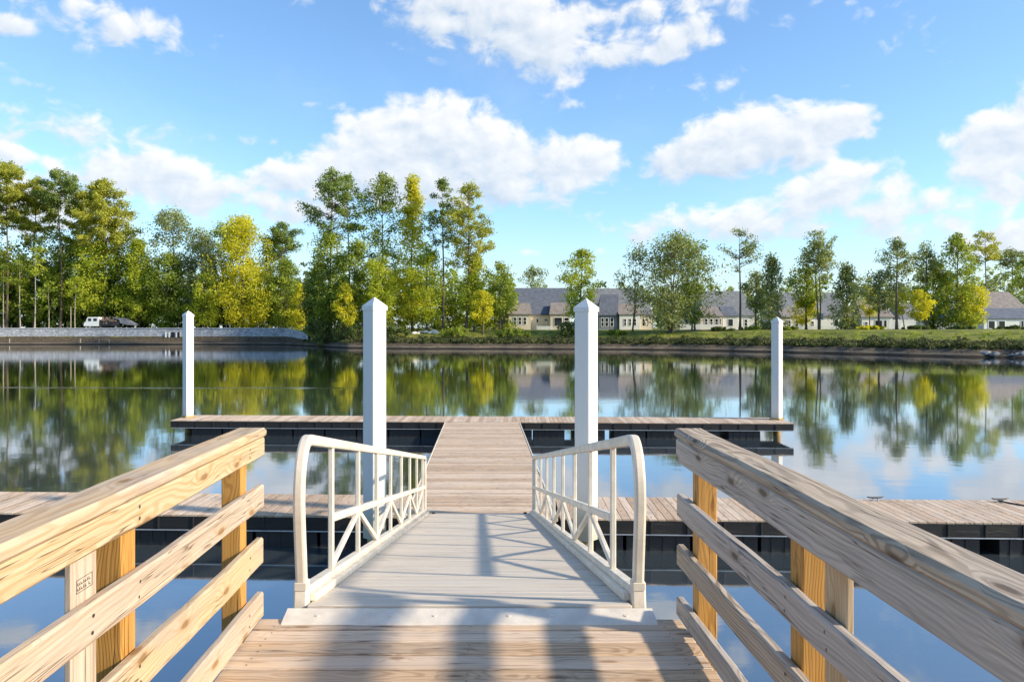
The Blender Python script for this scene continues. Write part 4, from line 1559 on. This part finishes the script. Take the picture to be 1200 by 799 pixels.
# ------------------------------------------------------------------ houses
M['roof_blue'] = simple('slate_blue_shingles', (.11, .125, .16), .85, 0, .2, 1.2)
M['roof_grey'] = simple('grey_shingles', (.17, .18, .19), .85, 0, .2, 1.2)
M['roof_tan'] = simple('taupe_shingles', (.23, .20, .18), .85, 0, .2, 1.2)
M['w_cream'] = simple('cream_siding', (.70, .61, .48), .8, 0, .06, 1)
M['w_white'] = simple('white_siding', (.78, .76, .72), .7, 0, .05, 1)
M['w_blue'] = simple('blue_grey_siding', (.19, .22, .27), .8, 0, .08, 1)
M['w_brown'] = simple('dark_brown_trim', (.10, .05, .045), .7)
M['w_brick'] = simple('red_brick_wall', (.38, .24, .18), .9, 0, .2, 3)


def gable(mb, x0, x1, y0, y1, ze, zr, r0=0.0, r1=0.0, over=.35, mi=0, yr=None, th=.16):
    """roof with the ridge along x; r0/r1 pull the ridge ends in (hips)"""
    ym = (y0 + y1) / 2 if yr is None else yr
    a, b_, c, d_ = x0 - over, x1 + over, y0 - over, y1 + over
    top = [(a, c, ze), (b_, c, ze), (b_, d_, ze), (a, d_, ze), (a + r0, ym, zr), (b_ - r1, ym, zr)]
    bot = [(x, y, z - th) for x, y, z in top[:4]]
    mb.add(top + bot, [(0, 1, 5, 4), (2, 3, 4, 5), (1, 2, 5), (3, 0, 4), (0, 6, 7, 1), (1, 7, 8, 2), (2, 8, 9, 3), (3, 9, 6, 0), (9, 8, 7, 6)], mi=mi)


def house(label, p0, p1, D, eave, ridge, base_py, wall, roof, r0, r1, wings, wins, depth=13, chim=None, zb=None):
    X0, X1 = (p0 - 567) / F * D, (p1 - 567) / F * D
    zb = gz((X0 + X1) / 2, D) if zb is None else zb
    root = thing('house', label, 'house', ((X0 + X1) / 2, D, zb), 0, 'houses in a row beyond the far bank')
    cx_ = (X0 + X1) / 2
    ze, zr = zpy(eave, D) - zb, zpy(ridge, D + depth / 2) - zb
    x0, x1 = X0 - cx_, X1 - cx_
    w = MB()
    w.box(x0, x1, 0, depth, -.6, ze - .17)
    w.build('wall', M[wall], root)
    k = D / F
    r = MB()
    gable(r, x0, x1, 0, depth, ze, zr, r0 * k, r1 * k)
    ro = r.build('roof', M[roof], root)
    if chim:
        c = MB()
        xx = (chim - 567) * k - cx_
        c.box(xx - .4, xx + .4, depth / 2 - .5, depth / 2 + .5, zr - 1, zr + 1.0)
        c.build('chimney', M['w_brick'], ro)
    for (a, b_, e, rg, dep, wm, rm, h0, h1) in wings:
        xa, xb = (a - 567) * k - cx_, (b_ - 567) * k - cx_
        kk = (D - dep) / F
        xa, xb = (a - 567) * kk - cx_, (b_ - 567) * kk - cx_
        q = MB()
        q.box(xa, xb, -dep, -.02, -.6, zpy(e, D - dep) - zb - .17)
        q.build('wing_wall', M[wm], root)
        q = MB()
        gable(q, xa, xb, -dep, 3.0, zpy(e, D - dep) - zb, zpy(rg, D + 1) - zb, h0 * k, h1 * k, over=.25, yr=1.2)
        q.build('wing_roof', M[rm], root)
    for (cxp, cyp, wp, hp, style, dep) in wins:
        DD = D - dep
        kk = DD / F
        xc, zc = (cxp - 567) * kk - cx_, zpy(cyp, DD) - zb
        hw, hh = wp * kk / 2, hp * kk / 2
        y0 = -dep
        f = MB()
        t = .11
        f.box(xc - hw - t, xc - hw, y0 - .07, y0 - .003, zc - hh - t, zc + hh + t)
        f.box(xc + hw, xc + hw + t, y0 - .07, y0 - .003, zc - hh - t, zc + hh + t)
        f.box(xc - hw, xc + hw, y0 - .07, y0 - .003, zc + hh, zc + hh + t)
        f.box(xc - hw, xc + hw, y0 - .07, y0 - .003, zc - hh - t, zc - hh)
        if style == 'sash':
            f.box(xc - hw, xc + hw, y0 - .06, y0 - .003, zc - .05, zc + .05)
        fo = f.build('window' if style != 'door' else 'door', M['white'], root)
        g_ = MB()
        g_.box(xc - hw, xc + hw, y0 - .035, y0 - .002, zc - hh, zc + hh)
        g_.build('pane' if style != 'door' else 'door_leaf', M['glass_dark'], fo)
    return root


HD = 190
house('first house with slate blue roof, brown porch and taupe lean-to roofs', 580, 668, HD, 368.5, 337.5, 387, 'w_cream', 'roof_blue', 19, 0,
      [(596, 622, 368, 355, 2.5, 'w_cream', 'roof_tan', 1, 1), (645, 668, 368, 354.5, 2.5, 'w_cream', 'roof_tan', 3, 1)],
      [(603.5, 376, 3.2, 8, 'sash', 2.5), (609.2, 376, 3.2, 8, 'sash', 2.5), (615, 376, 3.2, 8, 'sash', 2.5), (629.8, 375.8, 2.4, 4, 'plain', 0), (640, 375, 3.6, 2.2, 'plain', 0),
       (654, 377, 9, 9.5, 'door', 2.5), (664, 376, 5, 7, 'sash', 2.5), (589, 376, 5.2, 8, 'door', 0), (583.5, 376, 2, 7, 'plain', 0)])
house('second house with a grey roof and blue and cream garden walls', 694, 764, HD, 368.5, 338, 387, 'w_cream', 'roof_grey', 4, 10,
      [(702, 723, 369, 345, 1.6, 'w_blue', 'roof_blue', 5, -3), (726, 750, 368, 356, 2.0, 'w_white', 'roof_tan', -1, 1)],
      [(706, 377.5, 2.6, 9.5, 'sash', 1.6), (711, 377.5, 3.2, 9.5, 'sash', 1.6), (717, 377.5, 3.2, 9.5, 'sash', 1.6),
       (732.5, 377.5, 2.2, 7.5, 'sash', 2.0), (738.3, 377.5, 2.2, 7.5, 'sash', 2.0), (744.2, 377.5, 2.2, 7.5, 'sash', 2.0), (754, 378, 2.6, 7.5, 'sash', 0)])
house('third house with a broad grey roof and cream gable behind the lone pine', 826, 884, HD - 4, 369.5, 341, 388, 'w_white', 'roof_grey', 4, 5,
      [(821, 846, 370, 359, 2.6, 'w_cream', 'roof_tan', 5, 1), (847, 865, 370, 359, 1.4, 'w_white', 'roof_blue', 1, 3)],
      [(827.5, 377.5, 2.8, 7.5, 'sash', 2.6), (833.5, 377.5, 2.8, 7.5, 'sash', 2.6), (839.7, 377.5, 2.8, 7.5, 'sash', 2.6), (844.2, 377, 1.4, 7, 'sash', 2.6), (856, 378, 5.5, 8, 'plain', 1.4), (874, 378, 3, 7, 'sash', 0)])
house('white glazed sun room house left of the third house', 801, 818, HD - 1, 371, 361, 388, 'w_white', 'roof_grey', 3, 3, [],
      [(804.5, 378, 3, 7, 'sash', 0), (811, 377.5, 3.6, 9, 'sash', 0), (816, 378, 2, 8, 'sash', 0)], depth=8)
house('fourth house, cream with tall windows right of the far right piling', 916, 998, HD - 6, 370, 343, 389, 'w_white', 'roof_grey', 8, 5,
      [(917, 944, 371, 362, 1.8, 'w_cream', 'roof_tan', 1, 1)],
      [(925, 379.5, 2.6, 7.5, 'sash', 1.8), (933.5, 379.5, 3.6, 7.5, 'sash', 1.8), (940, 379.5, 2.6, 7.5, 'sash', 1.8), (952, 380, 3, 6.5, 'sash', 0), (980, 379, 4, 9, 'plain', 0), (990, 380, 2.5, 6, 'sash', 0)])
house('fifth house with a brick column and dark porch screens', 1010, 1046, HD - 8, 371, 352, 389, 'w_white', 'roof_tan', 5, 5,
      [], [(1027, 379.5, 3, 8, 'plain', 0), (1032, 379.5, 3, 8, 'plain', 0), (1037.3, 379.5, 3, 8, 'plain', 0), (1015, 380, 3, 5, 'sash', 0)], depth=9)
house('sixth house, low and white behind the pale trunked tree', 1056, 1132, HD - 6, 374, 356, 389, 'w_white', 'roof_grey', 6, 6,
      [], [(1070, 380, 3, 5, 'sash', 0), (1096, 381, 4, 6, 'sash', 0), (1110, 380, 3, 5, 'sash', 0)], depth=9)
house('rightmost house with a ribbed taupe roof and white garage wall', 1151, 1215, HD - 14, 373, 342, 389, 'w_white', 'roof_tan', 0, 12,
      [(1153, 1215, 373, 361, 2.2, 'w_white', 'roof_blue', 1, 1)],
      [(1162, 380.5, 7, 8.5, 'plain', 2.2), (1174, 380.5, 7, 8.5, 'plain', 2.2), (1198, 381, 3, 10, 'door', 2.2), (1186, 385.5, 11, 2.2, 'plain', 2.2)])
house('seventh house beyond the right edge with a grey roof', 1235, 1330, HD - 14, 372, 344, 389, 'w_cream', 'roof_grey', 8, 8, [], [(1260, 380, 4, 7, 'sash', 0), (1290, 380, 4, 7, 'sash', 0)])


def fence(label, p0, p1, D, h, name='picket_fence'):
    X0, X1 = (p0 - 567) / F * D, (p1 - 567) / F * D
    root = thing(name, label, 'fence', (X0, D, gz((X0 + X1) / 2, D)), 0, 'white fences around the house gardens')
    b_ = MB()
    n = int((X1 - X0) / .17)
    for k in range(n):
        x = k * .17
        b_.box(x, x + .12, -.02, .02, .05, h)
    b_.box(0, X1 - X0, .025, .065, h * .3, h * .3 + .1)
    b_.box(0, X1 - X0, .025, .065, h * .8, h * .8 + .1)
    b_.build('pickets', M['white'], root)
    k = 0.0
    while k < X1 - X0:
        q = MB()
        q.box(k - .06, k + .06, .07, .19, 0, h + .12)
        q.build('fence_post', M['white'], root)
        k += 2.4


fence('white picket fence below the sun room and third house', 797, 846, HD - 8, 1.3)
fence('low white fence in front of the fourth house', 916, 994, HD - 12, .8)
fence('white panel fence between fifth and sixth house', 1041, 1074, HD - 14, 2.2)
fence('white garden fence behind the column tree', 1084, 1134, HD - 14, 1.6)
fence('white patio fence beside the first house at its right wing', 629, 648, HD - 8, .9)

# porch furniture and bird box
q = MB()
P = pt(961, 164)
q.box(P.x - .12, P.x + .12, P.y - .12, P.y + .12, P.z - .2, P.z + 2.1)
q.box(P.x - .55, P.x + .55, P.y - .4, P.y + .4, P.z + 2.1, P.z + 3.3)
vs = [(P.x - .7, P.y - .5, P.z + 3.3), (P.x + .7, P.y - .5, P.z + 3.3), (P.x + .7, P.y + .5, P.z + 3.3), (P.x - .7, P.y + .5, P.z + 3.3), (P.x, P.y, P.z + 3.8)]
q.add(vs, [(0, 1, 4), (1, 2, 4), (2, 3, 4), (3, 0, 4), (3, 2, 1, 0)])
tag(q.build('bird_house', M['galv'], None), 'grey bird house on a post beside the paired pine trunks', 'bird house')


# rocks
def rock(x, y, z, s, label, group, mat, seed):
    g = random.Random(seed)
    import bmesh
    bm = bmesh.new()
    bmesh.ops.create_icosphere(bm, subdivisions=2, radius=1)
    for v in bm.verts:
        k = 1 + .25 * math.sin(v.co.x * 3 + seed) * math.cos(v.co.y * 4 + seed) + g.uniform(-.08, .08)
        v.co = Vector((v.co.x * s * 1.3 * k, v.co.y * s * k, v.co.z * s * .7 * k))
    me = bpy.data.meshes.new('boulder')
    bm.to_mesh(me)
    bm.free()
    me.materials.append(mat)
    o = bpy.data.objects.new('boulder', me)
    col.objects.link(o)
    o.location = (x, y, z + s * .3)
    tag(o, label, 'rock', group)


M['rock_pale'] = simple('pale_rock', (.62, .58, .50), .9, 0, .2, 2)
M['rock_grey'] = simple('grey_rock', (.25, .24, .23), .9, 0, .25, 2)
g0 = random.Random(31)
for i in range(9):
    P = pt(486 + i * 3.2 + g0.uniform(-1, 1), 171 + g0.uniform(-1.5, 1.5))
    rock(P.x, P.y, P.z, g0.uniform(.35, .8), 'pale boulder in the heap under the tall yellow tree', 'pale boulders under the central trees', M['rock_pale'], i)
for i in range(10):
    px = 1150 + i * 7 + g0.uniform(-2, 2)
    a = math.degrees(math.atan((px - 567) / F))
    r = shore(a) + g0.uniform(.6, 2.5)
    rock(math.sin(R(a)) * r, math.cos(R(a)) * r, .3, g0.uniform(.25, .6), 'grey boulder at the waterline on the right shore', 'grey boulders along the right shore', M['rock_grey'], 50 + i)
